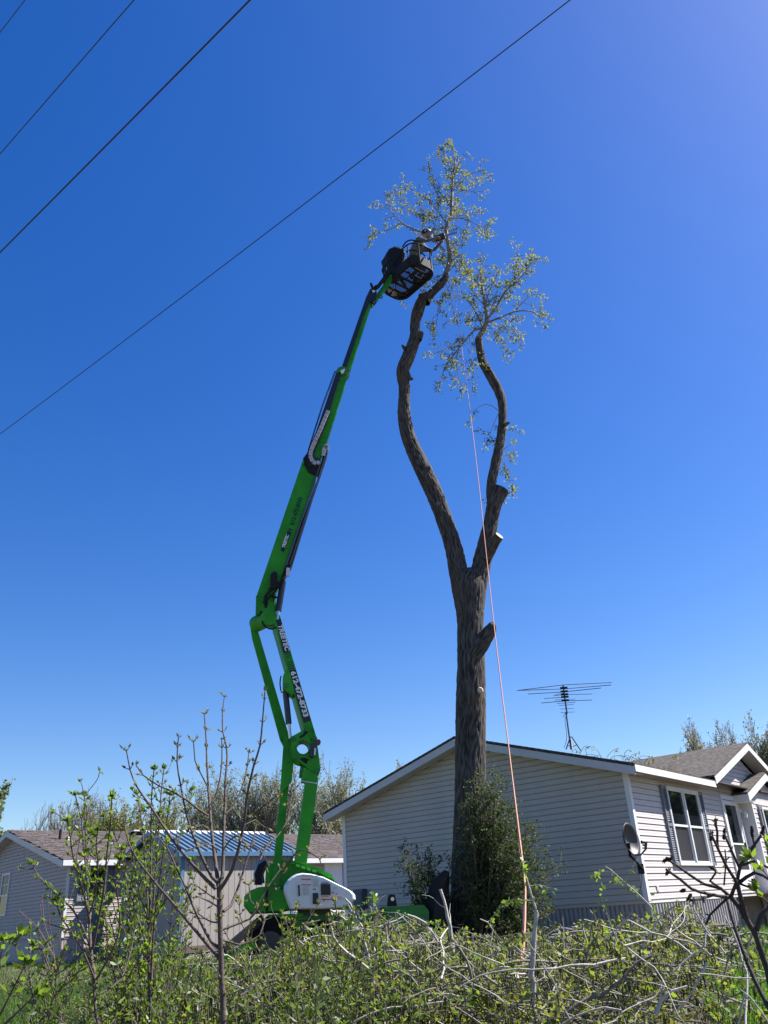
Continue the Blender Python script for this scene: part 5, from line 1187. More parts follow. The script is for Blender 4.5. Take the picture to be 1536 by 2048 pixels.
# low green hedge mass far behind, where houses end
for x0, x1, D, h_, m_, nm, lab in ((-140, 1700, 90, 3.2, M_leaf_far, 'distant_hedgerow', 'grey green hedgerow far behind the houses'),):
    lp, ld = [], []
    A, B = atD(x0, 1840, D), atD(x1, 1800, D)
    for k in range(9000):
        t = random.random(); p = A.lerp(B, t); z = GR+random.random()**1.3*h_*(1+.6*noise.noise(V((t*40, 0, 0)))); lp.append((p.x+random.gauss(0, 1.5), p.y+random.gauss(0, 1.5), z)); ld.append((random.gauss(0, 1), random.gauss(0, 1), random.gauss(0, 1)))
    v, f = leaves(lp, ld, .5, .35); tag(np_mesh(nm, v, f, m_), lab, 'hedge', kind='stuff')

# ------------------------------------------------------------ near saplings and lilacs (traced stems at their own distance)
def stem_plant(name, stems, Y0, label, cat, bark, leafm, base_xy=None, bud=.6, L_=(.018, .035), dens=1.0, tip=3, jitter=.25, group=None, mainr=None, node=.11, lowz=None, leafprob=.8, nper=(2, 3), twiglets=0):
    xs0 = stems[0][0][0]; b = atY(xs0[0], xs0[1], Y0); b = V((b.x, Y0, ground_z(b.x, Y0)))
    e = empty(name, b, label, cat, group); lp, ld = [], []; S = []
    for si, (pxs, r0, r1) in enumerate(stems):
        dy = 0 if si == 0 else random.uniform(-jitter, jitter); k = len(pxs)
        P = [atY(x, y, Y0+dy*(i/(k-1))) for i, (x, y) in enumerate(pxs)]
        if si == 0 or lowz: P = [V((P[0].x, P[0].y, ground_z(P[0].x, P[0].y)-.05))]+P
        P = resample(P, .05); n = len(P)
        # slight kinks at nodes
        o = MB().tube(P, [r0+(r1-r0)*(i/(n-1))**.8 for i in range(n)], 8 if r0 > .008 else 6).build('stem' if si else 'trunk', bark, e)
        acc = 0
        for i in range(1, n):
            acc += (P[i]-P[i-1]).length
            t = i/n
            if acc > node and (t > .3 or si == 0 and t > .6):
                acc = 0; d = (P[i]-P[i-1]).normalized(); a = d.cross(V((random.gauss(0, 1), random.gauss(0, 1), random.gauss(0, 1)))).normalized()
                if random.random() < twiglets:
                    q = P[i]; e2 = (a*random.choice((-1, 1))*.9+d*.8+V((0, 0, .2))).normalized()
                    for _j in range(random.randint(2, 5)):
                        q2 = q+e2*.035; S.append((q, q2, .0028, .0022)); q = q2; e2 = (e2+V((random.gauss(0, .2), random.gauss(0, .2), .12))).normalized()
                    for _j in range(random.randint(4, 9)): lp.append(q[:]); ld.append((e2+V((random.gauss(0, .6), random.gauss(0, .6), random.gauss(0, .5))))[:])
                for s in (-1, 1):
                    # short bud spur
                    q = P[i]+(a*s+d*.8)*.016; S.append((P[i], q, .003, .0022))
                    if random.random() < leafprob:
                        for c_ in range(random.randint(*nper)):
                            lp.append(q[:]); ld.append((a*s*.8+d*1.2+V((random.gauss(0, .45), random.gauss(0, .45), random.gauss(.1, .4))))[:])
        for c_ in range(tip):
            d = (P[-1]-P[-2]).normalized(); lp.append(P[-1][:]); ld.append((d+V((random.gauss(0, .6), random.gauss(0, .6), random.gauss(0, .4))))[:])
    if S:
        v, f = sticks([s[0][:] for s in S], [s[1][:] for s in S], [s[2] for s in S], [s[3] for s in S], 4); tag(np_mesh('bud', v, f, bark, e), kind='stuff')
    if lp:
        v, f = leaves(lp, ld, RNG.uniform(L_[0], L_[1], len(lp)), RNG.uniform(L_[0]*.45, L_[1]*.5, len(lp))); tag(np_mesh('foliage', v, f, leafm, e), kind='stuff')
    return e
M_sap = mat('sapling_bark', (.075, .056, .048), .75, var=.3, vs=20, bump=.3, bs=60, spec=.4)
SP = [([(446, 2048), (443, 1960), (441.6, 1900), (440, 1840), (438.4, 1777)], .017, .013),
 ([(438, 1780), (434, 1749), (430, 1717), (423, 1663), (420, 1622), (417, 1575), (413.7, 1522), (412.6, 1482), (408.6, 1427.6)], .012, .0035),
 ([(439, 1780), (445, 1749), (447, 1695), (448, 1641), (450, 1612), (451, 1557), (454.6, 1513), (451, 1484), (445.8, 1464), (445, 1424), (449, 1394)], .011, .003),
 ([(439.5, 1779), (449, 1766), (464, 1740), (475, 1706), (489, 1639), (494.5, 1590), (507.7, 1530.5), (520, 1490.7), (526.5, 1424), (529.9, 1383)], .010, .003),
 ([(434, 1764), (423, 1753), (401.9, 1710), (384.7, 1667), (372.7, 1628), (361.7, 1572.6), (354, 1524), (357, 1475)], .009, .003),
 ([(432, 1778), (412.6, 1759.6), (376, 1718.8), (352, 1688.7), (322, 1645.8), (304, 1617), (275, 1575), (260, 1539), (253, 1502)], .010, .003),
 ([(417, 1632), (397, 1619), (375, 1601), (346, 1583.6), (319.6, 1572.6), (286, 1550), (272, 1530.5)], .006, .003),
 ([(418, 1601), (414.8, 1572.6), (400, 1543.8), (390, 1521.7), (387, 1484)], .005, .003), ([(421, 1610), (432.5, 1590), (440, 1557), (444, 1517), (443.5, 1479.6)], .005, .003),
 ([(450, 1628), (465.7, 1614.6), (476.8, 1592.5), (487.8, 1563.7), (494.5, 1532.7), (497.8, 1506)], .005, .003), ([(489, 1639), (507.7, 1628), (529.9, 1610), (552, 1592.5)], .005, .003),
 ([(438, 1798), (429.8, 1797), (412.6, 1785), (395, 1772.5)], .005, .003), ([(444.8, 1822), (432, 1811), (412.6, 1800), (391, 1792)], .006, .003), ([(441.6, 1843), (427.6, 1844.5), (410, 1837), (393, 1824)], .006, .003),
 ([(447, 1823), (462, 1811), (472.7, 1785), (490, 1732), (507, 1676), (512, 1650)], .008, .003), ([(437, 1914), (414.8, 1888.5), (376, 1843), (346, 1807), (309.5, 1764), (275, 1719), (255.8, 1680), (247, 1635)], .010, .003),
 ([(441, 1899), (423, 1884), (401.9, 1845.6), (384.7, 1809), (367.5, 1766), (352.5, 1736), (335, 1697), (311.6, 1669)], .009, .003), ([(443, 1860), (470, 1850), (500, 1838), (520, 1800), (545, 1760), (560, 1740)], .006, .003),
 ([(444, 1880), (480, 1890), (520, 1870), (530, 1840), (500, 1800), (498, 1770)], .005, .0025), ([(434, 1705), (425, 1690), (400, 1690), (385, 1700)], .004, .0025), ([(447, 1700), (460, 1680), (478, 1672), (490, 1690)], .004, .0025), ([(489, 1650), (510, 1640), (530, 1655), (542, 1680)], .004, .0025),
 ([(475, 1706), (500, 1690), (520, 1700), (535, 1725)], .004, .0025), ([(423, 1663), (405, 1650), (390, 1655)], .0035, .0025), ([(520, 1720), (535, 1690), (555, 1672), (575, 1640), (582, 1600), (590, 1570)], .005, .0025), ([(500, 1838), (540, 1790), (565, 1745), (600, 1700), (640, 1718)], .004, .0025)]
stem_plant('sapling', SP, 4.6, 'young bare sapling with opposite opening buds standing tall in front of the shed', 'sapling', M_sap, mat('opening_bud_leaf', (.11, .105, .04), .55, island=.5, trans=.4, tcol=(.28, .27, .07)), L_=(.016, .036), jitter=.5, node=.07, leafprob=.85, nper=(2, 4))
# lilacs
LIL = [([(196, 2048), (191, 2026), (186, 1951), (180, 1893), (177, 1820), (172, 1742), (166.7, 1690), (162.8, 1638), (156, 1612), (151, 1591)], .013, .004), ([(192.7, 1977), (182, 1898.5), (177, 1794), (172, 1716), (170.6, 1638), (169, 1591)], .010, .004),
 ([(185, 1898), (192.7, 1859.5), (205.7, 1794), (211, 1742), (216, 1685), (221, 1651), (224, 1594)], .008, .003), ([(180, 1846), (169, 1794), (159, 1758), (146, 1713.6), (140.6, 1677), (135, 1643)], .007, .003),
 ([(182, 1896), (167, 1859), (146, 1820), (125, 1799.6), (99, 1776), (75.5, 1750), (64, 1726.7)], .008, .003), ([(190, 1960), (165, 1900), (140, 1860), (120, 1830), (112, 1800)], .006, .003), ([(192, 1960), (225, 1900), (240, 1850), (236, 1800), (232, 1760), (240, 1720)], .007, .003),
 ([(178, 1830), (190, 1790), (196, 1730), (192, 1690), (196, 1660)], .005, .003), ([(205, 1794), (225, 1770), (238, 1740), (244, 1700)], .004, .003), ([(170, 1900), (110, 1950), (85, 1900), (70, 1890)], .005, .003), ([(195, 1990), (240, 1960), (262, 1900), (270, 1850)], .006, .003), ([(172, 1742), (180, 1700), (186, 1665)], .004, .003)]
stem_plant('lilac_bush', LIL, 5.2, 'multi stemmed lilac with bright green leaf tufts in front of the neighbour house', 'shrub', M_sap, M_leaf_lime, L_=(.020, .042), jitter=.5, node=.04, tip=26, nper=(3, 6), leafprob=.8, twiglets=.35)
LI2 = [([(300, 2048), (298, 1950), (296, 1900), (300, 1800), (302, 1700), (303, 1600), (308, 1540)], .014, .004), ([(300, 2000), (298, 1930), (304, 1850), (310, 1760), (318, 1660), (322, 1590), (328, 1537)], .010, .004), ([(302, 1960), (308, 1850), (322, 1740), (333, 1650), (340, 1590)], .008, .003),
 ([(298, 1940), (297, 1880), (295, 1800), (290, 1720), (283, 1640), (275, 1588)], .008, .003), ([(303, 1960), (305, 1880), (320, 1800), (345, 1720), (370, 1640), (384, 1580)], .009, .003), ([(298, 1900), (270, 1820), (255, 1760), (240, 1700), (225, 1660)], .007, .003), ([(300, 1850), (280, 1790), (268, 1730), (262, 1690)], .005, .003),
 ([(305, 1850), (330, 1800), (345, 1780), (352, 1750)], .005, .003), ([(302, 1700), (312, 1660), (318, 1630)], .004, .003), ([(297, 1920), (250, 1870), (232, 1830), (225, 1800)], .006, .003), ([(304, 1900), (350, 1850), (372, 1800), (380, 1750)], .006, .003)]
stem_plant('lilac_bush', LI2, 5.9, 'multi stemmed lilac with leaf tufts rising before the shed gable end', 'shrub', M_sap, M_leaf_lime, L_=(.022, .044), jitter=.6, node=.045, tip=26, nper=(3, 6), leafprob=.8, twiglets=.35)
def thicket(n, x0, x1, ya, yb, seed):
    rs = random.Random(seed); out = []
    for k in range(n):
        xb = rs.uniform(x0, x1); xt = xb+rs.gauss(0, 55); yt = rs.uniform(ya, yb); n_ = 5; pts = [(xb+(xt-xb)*(i/n_)**1.3+rs.gauss(0, 4), 2060+(yt-2060)*i/n_) for i in range(n_+1)]; out.append((pts, .006, .0025))
    return out
stem_plant('leafy_thicket', thicket(22, 215, 345, 1700, 1900, 3), 6.2, 'thicket of thin leafy stems between the two lilacs and the sapling', 'shrub', M_sap, M_leaf_lime, L_=(.02, .045), jitter=1.0, node=.05, tip=14, nper=(3, 5), leafprob=.8, twiglets=.4, lowz=True)
stem_plant('leafy_thicket', thicket(22, 480, 720, 1790, 1905, 5), 6.6, 'thicket of thin leafy stems in front of the wheels of the lift', 'shrub', M_sap, M_leaf_cw, L_=(.02, .042), jitter=1.0, node=.06, tip=10, nper=(2, 4), leafprob=.8, twiglets=.35, lowz=True)
stem_plant('leafy_thicket', thicket(12, 60, 200, 1840, 1960, 8), 5.6, 'low thin leafy stems left of the first lilac', 'shrub', M_sap, M_leaf_lime, L_=(.02, .04), jitter=.8, node=.06, tip=10, nper=(2, 4), leafprob=.8, twiglets=.3, lowz=True)
RED = [([(112, 2000), (108, 1920), (90, 1880), (70, 1850), (45, 1828), (38, 1820)], .009, .003), ([(110, 1940), (104, 1880), (98, 1840), (96, 1800)], .006, .003), ([(112, 1940), (106, 1900), (90, 1850), (84, 1790)], .005, .003), ([(114, 1940), (120, 1890), (118, 1860), (126, 1830)], .005, .003), ([(100, 1930), (85, 1890), (84, 1850), (80, 1800)], .004, .002), ([(116, 1940), (130, 1900), (128, 1850), (124, 1820)], .004, .002)]
stem_plant('red_twig_shrub', RED, 10.5, 'small reddish bare twig shrub at the corner of the neighbour house', 'shrub', mat('red_twig', (.16, .075, .055), .7, var=.2), M_leaf_cw, leafprob=.1, tip=0, L_=(.02, .03))
# sumac at the right
M_su = M_sumac
SU = [([(1560, 2048), (1545, 1990), (1535, 1941), (1526, 1915), (1511, 1869), (1493, 1838), (1478, 1814), (1460.6, 1792)], .026, .010), ([(1459.7, 1794.8), (1421, 1789), (1382.6, 1777.5), (1359.5, 1758), (1332.5, 1739)], .008, .005), ([(1460, 1793), (1442, 1777), (1407.6, 1768), (1382.6, 1752), (1353.7, 1731), (1336, 1719.6)], .008, .005),
 ([(1462, 1793), (1473, 1764), (1452, 1731), (1436.5, 1698.5), (1423, 1670)], .008, .005), ([(1436.5, 1700), (1434.6, 1685), (1434.6, 1663.8), (1430.8, 1645)], .006, .005), ([(1473, 1768), (1479, 1737), (1463.5, 1702), (1448, 1668)], .007, .005), ([(1473, 1768), (1480.8, 1731), (1498, 1704), (1523, 1670)], .008, .005),
 ([(1498, 1704), (1509.7, 1692.7), (1504, 1668)], .006, .005), ([(1493, 1838), (1482, 1797), (1473.7, 1766)], .012, .008), ([(1540, 2020), (1508.7, 1958.5), (1482, 1891), (1462.8, 1831.7), (1454, 1796.8)], .010, .006), ([(1423, 1791), (1405.7, 1796.7), (1380.6, 1800)], .006, .005), ([(1513, 1862), (1521.8, 1829.6), (1545, 1805)], .011, .008),
 ([(1442, 1777), (1420, 1762), (1432, 1745), (1427, 1738)], .005, .004), ([(1473, 1764), (1500, 1775), (1505, 1764)], .005, .004), ([(1480, 1731), (1510, 1722), (1536, 1735), (1550, 1745)], .007, .005), ([(1462, 1790), (1440, 1810), (1420, 1830), (1412, 1850)], .006, .004), ([(1478, 1766), (1510, 1745), (1540, 1760)], .008, .006), ([(1448, 1770), (1452, 1720), (1450, 1700)], .004, .003)]
su = stem_plant('sumac_shrub', SU, 3.9, 'dark angular shrub with maroon seed heads at the right edge before the white siding', 'shrub', M_sumac, M_leaf_lime, leafprob=.0, tip=0, jitter=.25, bud=0)
for x, y, a, L_ in ((1336, 1744, 60, 14), (1331, 1720, 40, 12), (1431, 1645, 90, 18), (1423, 1672, 80, 18), (1448, 1668, 85, 22), (1504, 1664, 95, 22), (1524, 1664, 70, 26), (1366, 1781, 10, 9), (1378, 1795, 60, 16), (1506, 1764, 90, 12), (1427, 1738, -30, 14), (1341, 1718, 45, 10)):
    p = atY(x, y, 3.9); s = mpp(p); ca, sa = math.cos(R(a)), math.sin(R(a)); ax_ = RGT*ca+UPV*sa; mb = MB(); q = p-ax_*L_*s*.5
    n = 6; mb.tube([q+ax_*L_*s*k/n+V((random.gauss(0, 1), random.gauss(0, 1), random.gauss(0, 1)))*s*.5 for k in range(n+1)], [s*3.2*(.5+.5*math.sin(math.pi*(k+.8)/(n+1.6)))*random.uniform(.8, 1.1) for k in range(n+1)], 9)
    for k in range(40):
        t = random.random(); c = q+ax_*L_*s*t+V((random.gauss(0, 1), random.gauss(0, 1), random.gauss(0, 1))).normalized()*s*3.0*(.5+.5*math.sin(math.pi*(t*.8+.1))); mb.bar(c, c+V((random.gauss(0, 1), random.gauss(0, 1), random.gauss(0, 1))).normalized()*s*2, s*1.2, s*1.2)
    mb.build('seed_head', M_fruit, su)
# leafy spray at the right edge and left edge greens
def spray_px(name, pts, Y0, label, leafm, nl, Lr, bark=M_sap):
    e = stem_plant(name, [(p, .006, .002) for p in pts], Y0, label, 'shrub', bark, leafm, L_=Lr, node=.035, tip=8, nper=(1, 3), leafprob=.9, jitter=.2); return e
spray_px('leafy_shoot', [[(1560, 1790), (1530, 1745), (1505, 1715)], [(1560, 1780), (1545, 1730), (1540, 1700)], [(1560, 1830), (1530, 1800), (1515, 1780)]], 3.6, 'bright leafy shoots poking in at the right edge beside the sumac', M_leaf_lime, 5, (.03, .06))
spray_px('leafy_shoot', [[(-20, 2000), (5, 1930), (20, 1890), (38, 1872)], [(-20, 1980), (0, 1920), (8, 1880)], [(0, 2030), (20, 1990), (45, 1940), (52, 1925)], [(10, 2048), (40, 2020), (70, 1990)]], 4.2, 'feathery green shoots at the lower left edge before the neighbour house', M_leaf_lime, 5, (.03, .07))

# ------------------------------------------------------------ grass, litter
def scatter(n, xr, yr, cond=None):
    out = []
    while len(out) < n:
        y = random.uniform(*yr); x = random.uniform(*xr)*y
        if cond is None or cond(x, y): out.append((x, y))
    return out
def blades(n, xr, yr, hr, wd, m, name, label, cond=None, lean=.35):
    pts = scatter(n, xr, yr, cond); P = np.array([(x, y, ground_z(x, y)) for x, y in pts]); N_ = len(P)
    h = RNG.uniform(*hr, N_)[:, None]; a = RNG.uniform(0, 6.28, N_); sd_ = np.stack([np.cos(a), np.sin(a), a*0], 1)*wd*.5; ln = RNG.normal(size=(N_, 3))*[lean, lean, 0]*h
    v = np.stack([P-sd_, P+sd_, P+sd_*.6+ln*.4+[0, 0, 1]*h*.6, P-sd_*.6+ln*.4+[0, 0, 1]*h*.6, P+ln+[0, 0, 1]*h], 1).reshape(-1, 3); i = np.arange(N_)[:, None]*5
    f4 = np.concatenate([i, i+1, i+2, i+3], 1); f3 = np.concatenate([i+3, i+2, i+4, i+4], 1)
    # use quads only: tip as a sliver quad
    v2 = v.reshape(N_, 5, 3); extra = v2[:, 4:5]+[0, 0, .001]; v2 = np.concatenate([v2, extra], 1).reshape(-1, 3); i = np.arange(N_)[:, None]*6
    f = np.concatenate([np.concatenate([i, i+1, i+2, i+3], 1), np.concatenate([i+3, i+2, i+4, i+5], 1)], 0)
    return tag(np_mesh(name, v2, f, m), label, 'grass', kind='stuff')
blades(42000, (-.62, .1), (9, 34), (.04, .13), .012, M_grass, 'lawn_grass', 'green lawn around the houses at the lower left')
blades(16000, (-.55, -.18), (7.5, 14), (.08, .24), .010, M_grass, 'rough_grass', 'rough grass at the lower left among litter')
blades(26000, (.30, .55), (7, 15), (.10, .34), .011, mat('grass_bright', (.07, .15, .02), .6, island=.4, trans=.45, tcol=(.16, .34, .03)), 'tall_grass', 'bright tall grass at the lower right behind the sumac', cond=lambda x, y: y > 8 or x > 3.0)
pts = scatter(26000, (-.6, .6), (6.5, 20)); lp = [(x, y, ground_z(x, y)+random.uniform(.0, .05)) for x, y in pts]
v, f = leaves(lp, RNG.normal(size=(len(lp), 3))*[1, 1, .35], RNG.uniform(.03, .09, len(lp)), RNG.uniform(.02, .05, len(lp))); tag(np_mesh('leaf_litter', v, f, M_litter), 'dry brown leaf litter on the ground', 'leaf litter', kind='stuff')

# ------------------------------------------------------------ brush pile
def top_px(x):   # skyline of the cut brush
    xs_ = [0, 120, 200, 300, 380, 450, 520, 600, 660, 700, 770, 850, 900, 1000, 1070, 1150, 1220, 1300, 1380, 1440, 1500, 1600]
    ys_ = [2010, 2000, 1985, 1955, 1935, 1915, 1910, 1880, 1850, 1812, 1822, 1862, 1868, 1872, 1866, 1850, 1850, 1826, 1812, 1835, 1860, 1880]
    return float(np.interp(x, xs_, ys_))
b0, b1, br0, br1 = [], [], [], []; lp, ld, ls = [], [], []; yl, yd = [], []; kp_, kq_ = [], []
def proj(p):
    d = V(p); c = d.dot(FWD); return 768+FOC*d.dot(RGT)/c, 1024-FOC*d.dot(UPV)/c
def brush_spray(p, d, L_, r_, lvl=0, leafk=1.0, al=None):
    if al is None: al = random.expovariate(1/16.0)-4-(60*min(1, max(0, (9.2-p.y)/2.4)) if random.random() < .8 else 0)
    n = max(4, int(L_/.07)); st = L_/n
    for i in range(n):
        d = (d+V((random.gauss(0, .14), random.gauss(0, .14), random.gauss(-.015, .10)))).normalized(); q = p+d*st; qx, qy = proj(q)
        if qy < top_px(qx)+8-al: break
        b0.append(p[:]); b1.append(q[:]); br0.append(r_*(1-.7*i/n)); br1.append(r_*(1-.7*(i+1)/n)); p = q
        if lvl < 2 and random.random() < (.34 if lvl == 0 else .24) and i > 0:
            e = (d*.8+V((random.gauss(0, .7), random.gauss(0, .7), random.gauss(.1, .6)))).normalized(); brush_spray(p, e, L_*random.uniform(.28, .5), r_*.55, lvl+1, leafk, al+4)
        if i > n*.25 or lvl:
            for c_ in range(random.choice((5, 8, 11)) if random.random() < .30*leafk else 0):
                tgt = (yl, yd) if random.random() < .10 else (lp, ld)
                tgt[0].append((p+V((random.gauss(0, .03), random.gauss(0, .03), random.gauss(-.02, .03))))[:]); tgt[1].append((random.gauss(0, .7), random.gauss(0, .7), random.gauss(-.45, .5)))
            for _c in range(random.choice((0, 0, 0, 0, 1, 3))):
                h_ = random.uniform(.04, .085); c0 = p+V((random.gauss(0, .012), random.gauss(0, .012), 0)); kp_.append(c0[:]); kq_.append((c0+V((random.gauss(0, .012), random.gauss(0, .012), -h_)))[:])
cnt = 0
while cnt < 690:
    y = random.uniform(6.4, 10.8); x = random.uniform(-.34, .56)*y; px = 768+x/y*1683
    yt = top_px(px); zt = ray(px, yt).z*math.hypot(x, y); g = ground_z(x, y)
    if px < 420 and random.random() < .6: continue
    if px > 1350: continue
    if noise.noise(V((x*1.5, y*1.2, 3.3))) < -.10 and random.random() < .8: continue
    if 1075 < px < 1320 and y < 9.3 and random.random() < .78: continue
    depth = (y-6.4)/4.4
    zmax = zt-.10-.10*(1-depth); z = g+ (zmax-g)*(random.random()**.85)
    cnt += 1
    d = V((random.gauss(0, 1), random.gauss(0, .6), random.gauss(.12, .35))).normalized()
    brush_spray(V((x, y, z)), d, random.uniform(.45, 1.3), random.uniform(.004, .011), 0)
zcap = lambda: None
# trim anything that would stand above the skyline
def proj(p):
    d = V(p); c = d.dot(FWD); return 768+FOC*d.dot(RGT)/c, 1024-FOC*d.dot(UPV)/c
def trim(P, Q=None):
    keep = []
    for i, p in enumerate(P):
        px, py = proj(p); keep.append(py > top_px(px)-26*max(0, .5+noise.noise(V((px*.035, 0, 0)))*1.6)-6)
    return keep
k_ = trim(b1); b0 = [a for a, k in zip(b0, k_) if k]; br0 = [a for a, k in zip(br0, k_) if k]; br1 = [a for a, k in zip(br1, k_) if k]; b1 = [a for a, k in zip(b1, k_) if k]
k_ = trim(lp); lp = [a for a, k in zip(lp, k_) if k]; ld = [a for a, k in zip(ld, k_) if k]
k_ = trim(yl); yl = [a for a, k in zip(yl, k_) if k]; yd = [a for a, k in zip(yd, k_) if k]
k_ = trim(kp_); kp_ = [a for a, k in zip(kp_, k_) if k]; kq_ = [a for a, k in zip(kq_, k_) if k]
print('brush', len(b0), len(lp), len(yl), len(kp_))
nb = len(b0); pb0, pb1, pr0, pr1 = [], [], [], []
for k in range(150):
    y = random.uniform(6.2, 9.8); x = random.uniform(-.22, .34)*y; p = V((x, y, ground_z(x, y)+random.uniform(.25, .95))); qx, qy = proj(p)
    if qy < top_px(qx)+15: continue
    d = V((random.gauss(0, 1), random.gauss(0, .4), random.gauss(.25, .55))).normalized(); n = random.randint(7, 16); r_ = random.uniform(.003, .009)
    for i in range(n):
        q = p+d*random.uniform(.07, .11); qx, qy = proj(q)
        if qy < top_px(qx)-12: break
        pb0.append(p[:]); pb1.append(q[:]); pr0.append(r_*(1-.6*i/n)); pr1.append(r_*(1-.6*(i+1)/n)); p = q; d = (d+V((random.gauss(0, .2), random.gauss(0, .15), random.gauss(0, .18)))).normalized()
v, f = sticks(pb0, pb1, pr0, pr1, 7); tag(np_mesh('pale_sticks', v, f, M_twig_pale, smooth=True), 'pale crooked sticks tangled through the cut brush', 'sticks', kind='stuff')
v, f = sticks(b0, b1, br0, br1, 5); tag(np_mesh('brush_pile', v, f, mat('brush_twig', (.20, .18, .155), .85, var=.5, vs=3), smooth=True), 'tangled heap of cut leafy branches filling the foreground', 'brush', kind='stuff')
v, f = leaves(lp, ld, RNG.uniform(.022, .046, len(lp)), RNG.uniform(.015, .032, len(lp))); tag(np_mesh('brush_leaves', v, f, M_leaf_brush), 'small dull green leaves of the cut branches in the foreground', 'leaves', kind='stuff')
v, f = leaves(yl, yd, RNG.uniform(.03, .062, len(yl)), RNG.uniform(.024, .05, len(yl))); tag(np_mesh('bright_leaves', v, f, M_leaf_lime), 'larger bright yellow green leaves scattered through the cut brush', 'leaves', kind='stuff')
v, f = sticks(kp_, kq_, .0048, .0042, 4); tag(np_mesh('catkins', v, f, M_catkin), 'green catkins hanging from the cut branches', 'catkins', kind='stuff')

# low leafy undergrowth at the left (finer, fresher)
ulp, uld, u0, u1 = [], [], [], []
for k in range(3300):
    y = random.uniform(5.2, 10.5); x = random.uniform(-.50, -.03)*y; px = 768+x/y*1683; g = ground_z(x, y)
    if noise.noise(V((x*2.0, y*1.5, 9.1))) < 0 and random.random() < .75: continue
    if px > 400 and random.random() < .35: continue
    if px < 250 and random.random() < (.93 if px < 150 else .75): continue
    yt = float(np.interp(px, [0, 100, 170, 250, 300, 360, 420, 520, 600, 700], [2040, 2030, 2000, 1930, 1885, 1905, 1930, 1900, 1865, 1835]))
    zt = ray(px, yt).z*math.hypot(x, y); h_ = max(.1, (zt-g)*random.uniform(.4, 1.08)); p = V((x, y, g)); d = V((random.gauss(0, .2), random.gauss(0, .2), 1)).normalized(); n = max(3, int(h_/.07))
    for i in range(n):
        q = p+d*h_/n; u0.append(p[:]); u1.append(q[:]); p = q; d = (d+V((random.gauss(0, .12), random.gauss(0, .12), 0))).normalized()
        if i > n*.35:
            for c_ in range(3): ulp.append(p[:]); uld.append((random.gauss(0, .8), random.gauss(0, .8), random.gauss(.5, .5)))
v, f = sticks(u0, u1, .003, .0028, 3); tag(np_mesh('undergrowth_stems', v, f, M_twig), 'thin stems of the leafy undergrowth at the lower left', 'undergrowth', kind='stuff')
v, f = leaves(ulp, uld, RNG.uniform(.03, .075, len(ulp)), RNG.uniform(.010, .024, len(ulp))); tag(np_mesh('undergrowth', v, f, mat('undergrowth_leaf', (.07, .105, .022), .5, island=.5, trans=.45, tcol=(.17, .26, .03))), 'fresh narrow leaved undergrowth at the lower left', 'undergrowth', kind='stuff')

# the cut branches one can tell apart
def cutb(pts, r0, r1, Y0, label, mat_=M_twig_pale, name='cut_branch', dy=0, side=0, cuts=True, leafy=0, group='cut branches lying on the brush pile'):
    r0 *= .62; r1 *= .62
    k = len(pts); P = [atY(x, y, Y0+dy*i/(k-1)) for i, (x, y) in enumerate(pts)]; P = resample(P, .06); n = len(P)
    P = [p+V((random.gauss(0, .004), random.gauss(0, .004), random.gauss(0, .004)))*(r0/.02) for p in P]
    e = empty(name, P[0], label, 'branch', group)
    rads = [(r0+(r1-r0)*i/(n-1))*(1+.08*math.sin(i*1.9)) for i in range(n)]
    MB().tube(P, rads, 12).build('bark', mat_, e)
    if cuts:
        for a, b_, r_ in ((P[0], P[1], r0), (P[-1], P[-2], r1)):
            if r_ > .015: d = (a-b_).normalized(); MB().tube([a, a+d*.004], r_*.93, 14).build('cut_face', M_cut, e)
    l1, l2, s0_, s1_ = [], [], [], []
    for s in range(side):
        i = random.randrange(n//5, n-1); d = (P[i]-P[i-1]).normalized(); q = P[i]; e2 = (d*.6+V((random.gauss(0, .8), random.gauss(0, .5), random.gauss(-.05, .5)))).normalized(); pp = [q]
        for j in range(7):
            q = q+e2*random.uniform(.02, .05); pp.append(q); e2 = (e2+V((random.gauss(0, .2), random.gauss(0, .2), random.gauss(-.05, .15)))).normalized()
            if leafy and random.random() < .6:
                for c_ in range(leafy): l1.append((q+V((random.gauss(0, .015),)*3))[:]); l2.append((random.gauss(0, .7), random.gauss(0, .7), random.gauss(-.4, .5)))
        MB().tube(pp, [rads[i]*.38*(1-.1*j) for j in range(8)], 6).build('side_twig', mat_, e)
    if l1: v, f = leaves(l1, l2, RNG.uniform(.03, .055, len(l1)), RNG.uniform(.02, .042, len(l1))); tag(np_mesh('foliage', v, f, M_leaf_lime, e), kind='stuff')
    return e
cutb([(1074, 2060), (1068, 1990), (1064, 1950), (1067, 1900), (1071, 1860), (1074, 1822)], .038, .024, 6.9, 'thick pale branch standing upright right of the orange rope', side=2)
cutb([(1073, 1824), (1066, 1800), (1056, 1770), (1050, 1745), (1042, 1725)], .016, .006, 6.9, 'thin crooked branch leaning on the upright pale branch by the rope', side=5, leafy=2)
cutb([(905, 1905), (903, 1870), (896, 1835), (888, 1800), (881, 1780)], .026, .018, 7.6, 'pale branch sticking up in front of the old stump', side=2)
cutb([(760, 1950), (752, 1910), (735, 1870), (712, 1835), (700, 1808), (690, 1796)], .022, .010, 7.3, 'pale leafy branch leaning left below the white cowl', side=7, leafy=3)
cutb([(770, 2060), (758, 2000), (745, 1960), (735, 1900), (722, 1860)], .022, .014, 7.0, 'crooked pale branch running down under the white cowl', side=4, leafy=2)
cutb([(745, 1825), (752, 1812), (762, 1797), (772, 1790)], .012, .006, 7.4, 'short leafy twig reaching up beside the front of the lift', side=4, leafy=3)
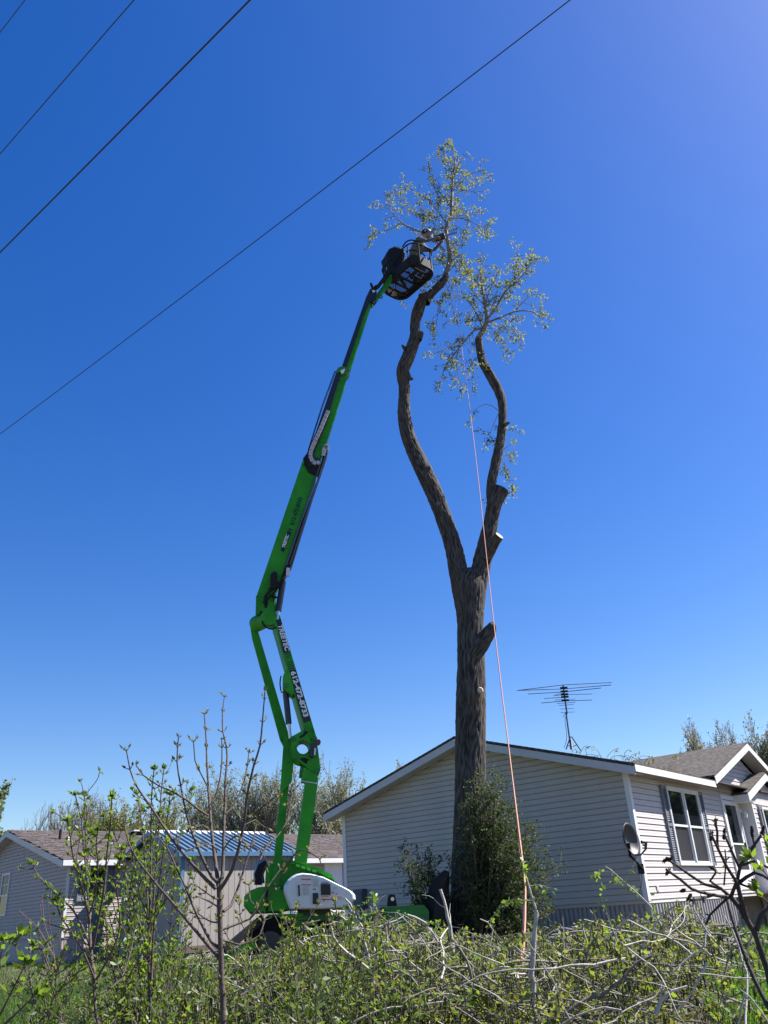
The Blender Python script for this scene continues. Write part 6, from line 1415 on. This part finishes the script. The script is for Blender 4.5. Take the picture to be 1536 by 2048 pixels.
cutb([(1118, 2052), (1135, 2025), (1165, 2003), (1215, 1985), (1250, 1950), (1275, 1925), (1302, 1910)], .026, .012, 6.6, 'curved dark grey branch lying across the lower right brush', mat_=mat('grey_branch', (.13, .11, .10), .8, var=.3, vs=20, bump=.4), side=4, leafy=1)
cutb([(1096, 1948), (1130, 1940), (1172, 1926)], .095, .085, 9.0, 'pale section of log in the brush right of the rope', name='cut_log')
cutb([(1228, 1930), (1262, 1918), (1302, 1905)], .06, .05, 8.8, 'smaller split log between two brush clumps at right', name='cut_log', mat_=mat('log_wood', (.34, .29, .24), .85, var=.3, vs=14))
cutb([(1430, 1885), (1480, 1884), (1560, 1892)], .07, .065, 10.5, 'dark log behind the tall grass at the right', name='cut_log', mat_=M_bark_smooth)
cutb([(1322, 1850), (1300, 1812), (1278, 1790), (1250, 1765), (1222, 1740), (1210, 1732)], .014, .005, 8.0, 'long thin shoot with small leaves slanting up before the satellite dish', side=5, leafy=2)
cutb([(1235, 1880), (1222, 1850), (1212, 1825)], .008, .005, 8.2, 'short thin twig below the slanting shoot', side=2, leafy=2)
cutb([(1415, 1925), (1380, 1990), (1340, 2040)], .012, .008, 6.4, 'thin straight stick leaning at the lower right', side=1)
cutb([(1390, 1905), (1330, 1960), (1320, 1990)], .010, .008, 6.6, 'pale thin stick at the lower right before the grass', side=3)
cutb([(1312, 2030), (1322, 1995), (1345, 1982), (1375, 1975)], .024, .012, 6.3, 'pale forked stub low in the right brush', side=2)
cutb([(985, 1925), (980, 1890), (986, 1860), (975, 1845), (960, 1838)], .012, .007, 7.8, 'thin curved pale twig left of the orange rope', side=3, leafy=2)
cutb([(940, 2040), (965, 1990), (985, 1940), (1020, 1935), (1055, 1930)], .013, .009, 7.2, 'bent thin branch arching left of the orange rope', side=3, leafy=1)
cutb([(600, 2050), (612, 2020), (640, 2005), (660, 1985)], .012, .008, 6.4, 'short pale fork at the bottom middle left', side=2)
cutb([(660, 1820), (700, 1850), (745, 1930), (765, 1975)], .014, .008, 7.6, 'slim diagonal stick crossing the chassis of the lift', side=3, leafy=2)
cutb([(560, 2048), (520, 2005), (500, 1985), (455, 1965)], .013, .007, 6.2, 'thin curved stick right of the sapling foot', side=3)
cutb([(700, 2048), (760, 2020), (830, 2012), (905, 2000)], .011, .007, 6.3, 'long thin low stick at the bottom centre', side=3, leafy=2)
cutb([(815, 1830), (850, 1845), (880, 1890), (905, 1925), (930, 1940)], .015, .008, 7.7, 'crooked pale branch below the front green box of the lift', side=5, leafy=3)
cutb([(765, 1885), (810, 1884), (860, 1880)], .009, .005, 7.7, 'thin horizontal twig before the front green box of the lift', side=2, leafy=2)
cutb([(1105, 1870), (1160, 1862), (1215, 1866)], .008, .005, 8.3, 'thin level twig at the foot of the gable skirting', side=3, leafy=2)
cutb([(820, 1992), (815, 1940), (822, 1905)], .010, .006, 7.0, 'thin upright stick in the middle of the brush', side=2, leafy=1)
cutb([(1540, 2048), (1500, 1995), (1480, 1978)], .007, .004, 4.6, 'thin pale stick in the dark corner at the lower right', side=0)
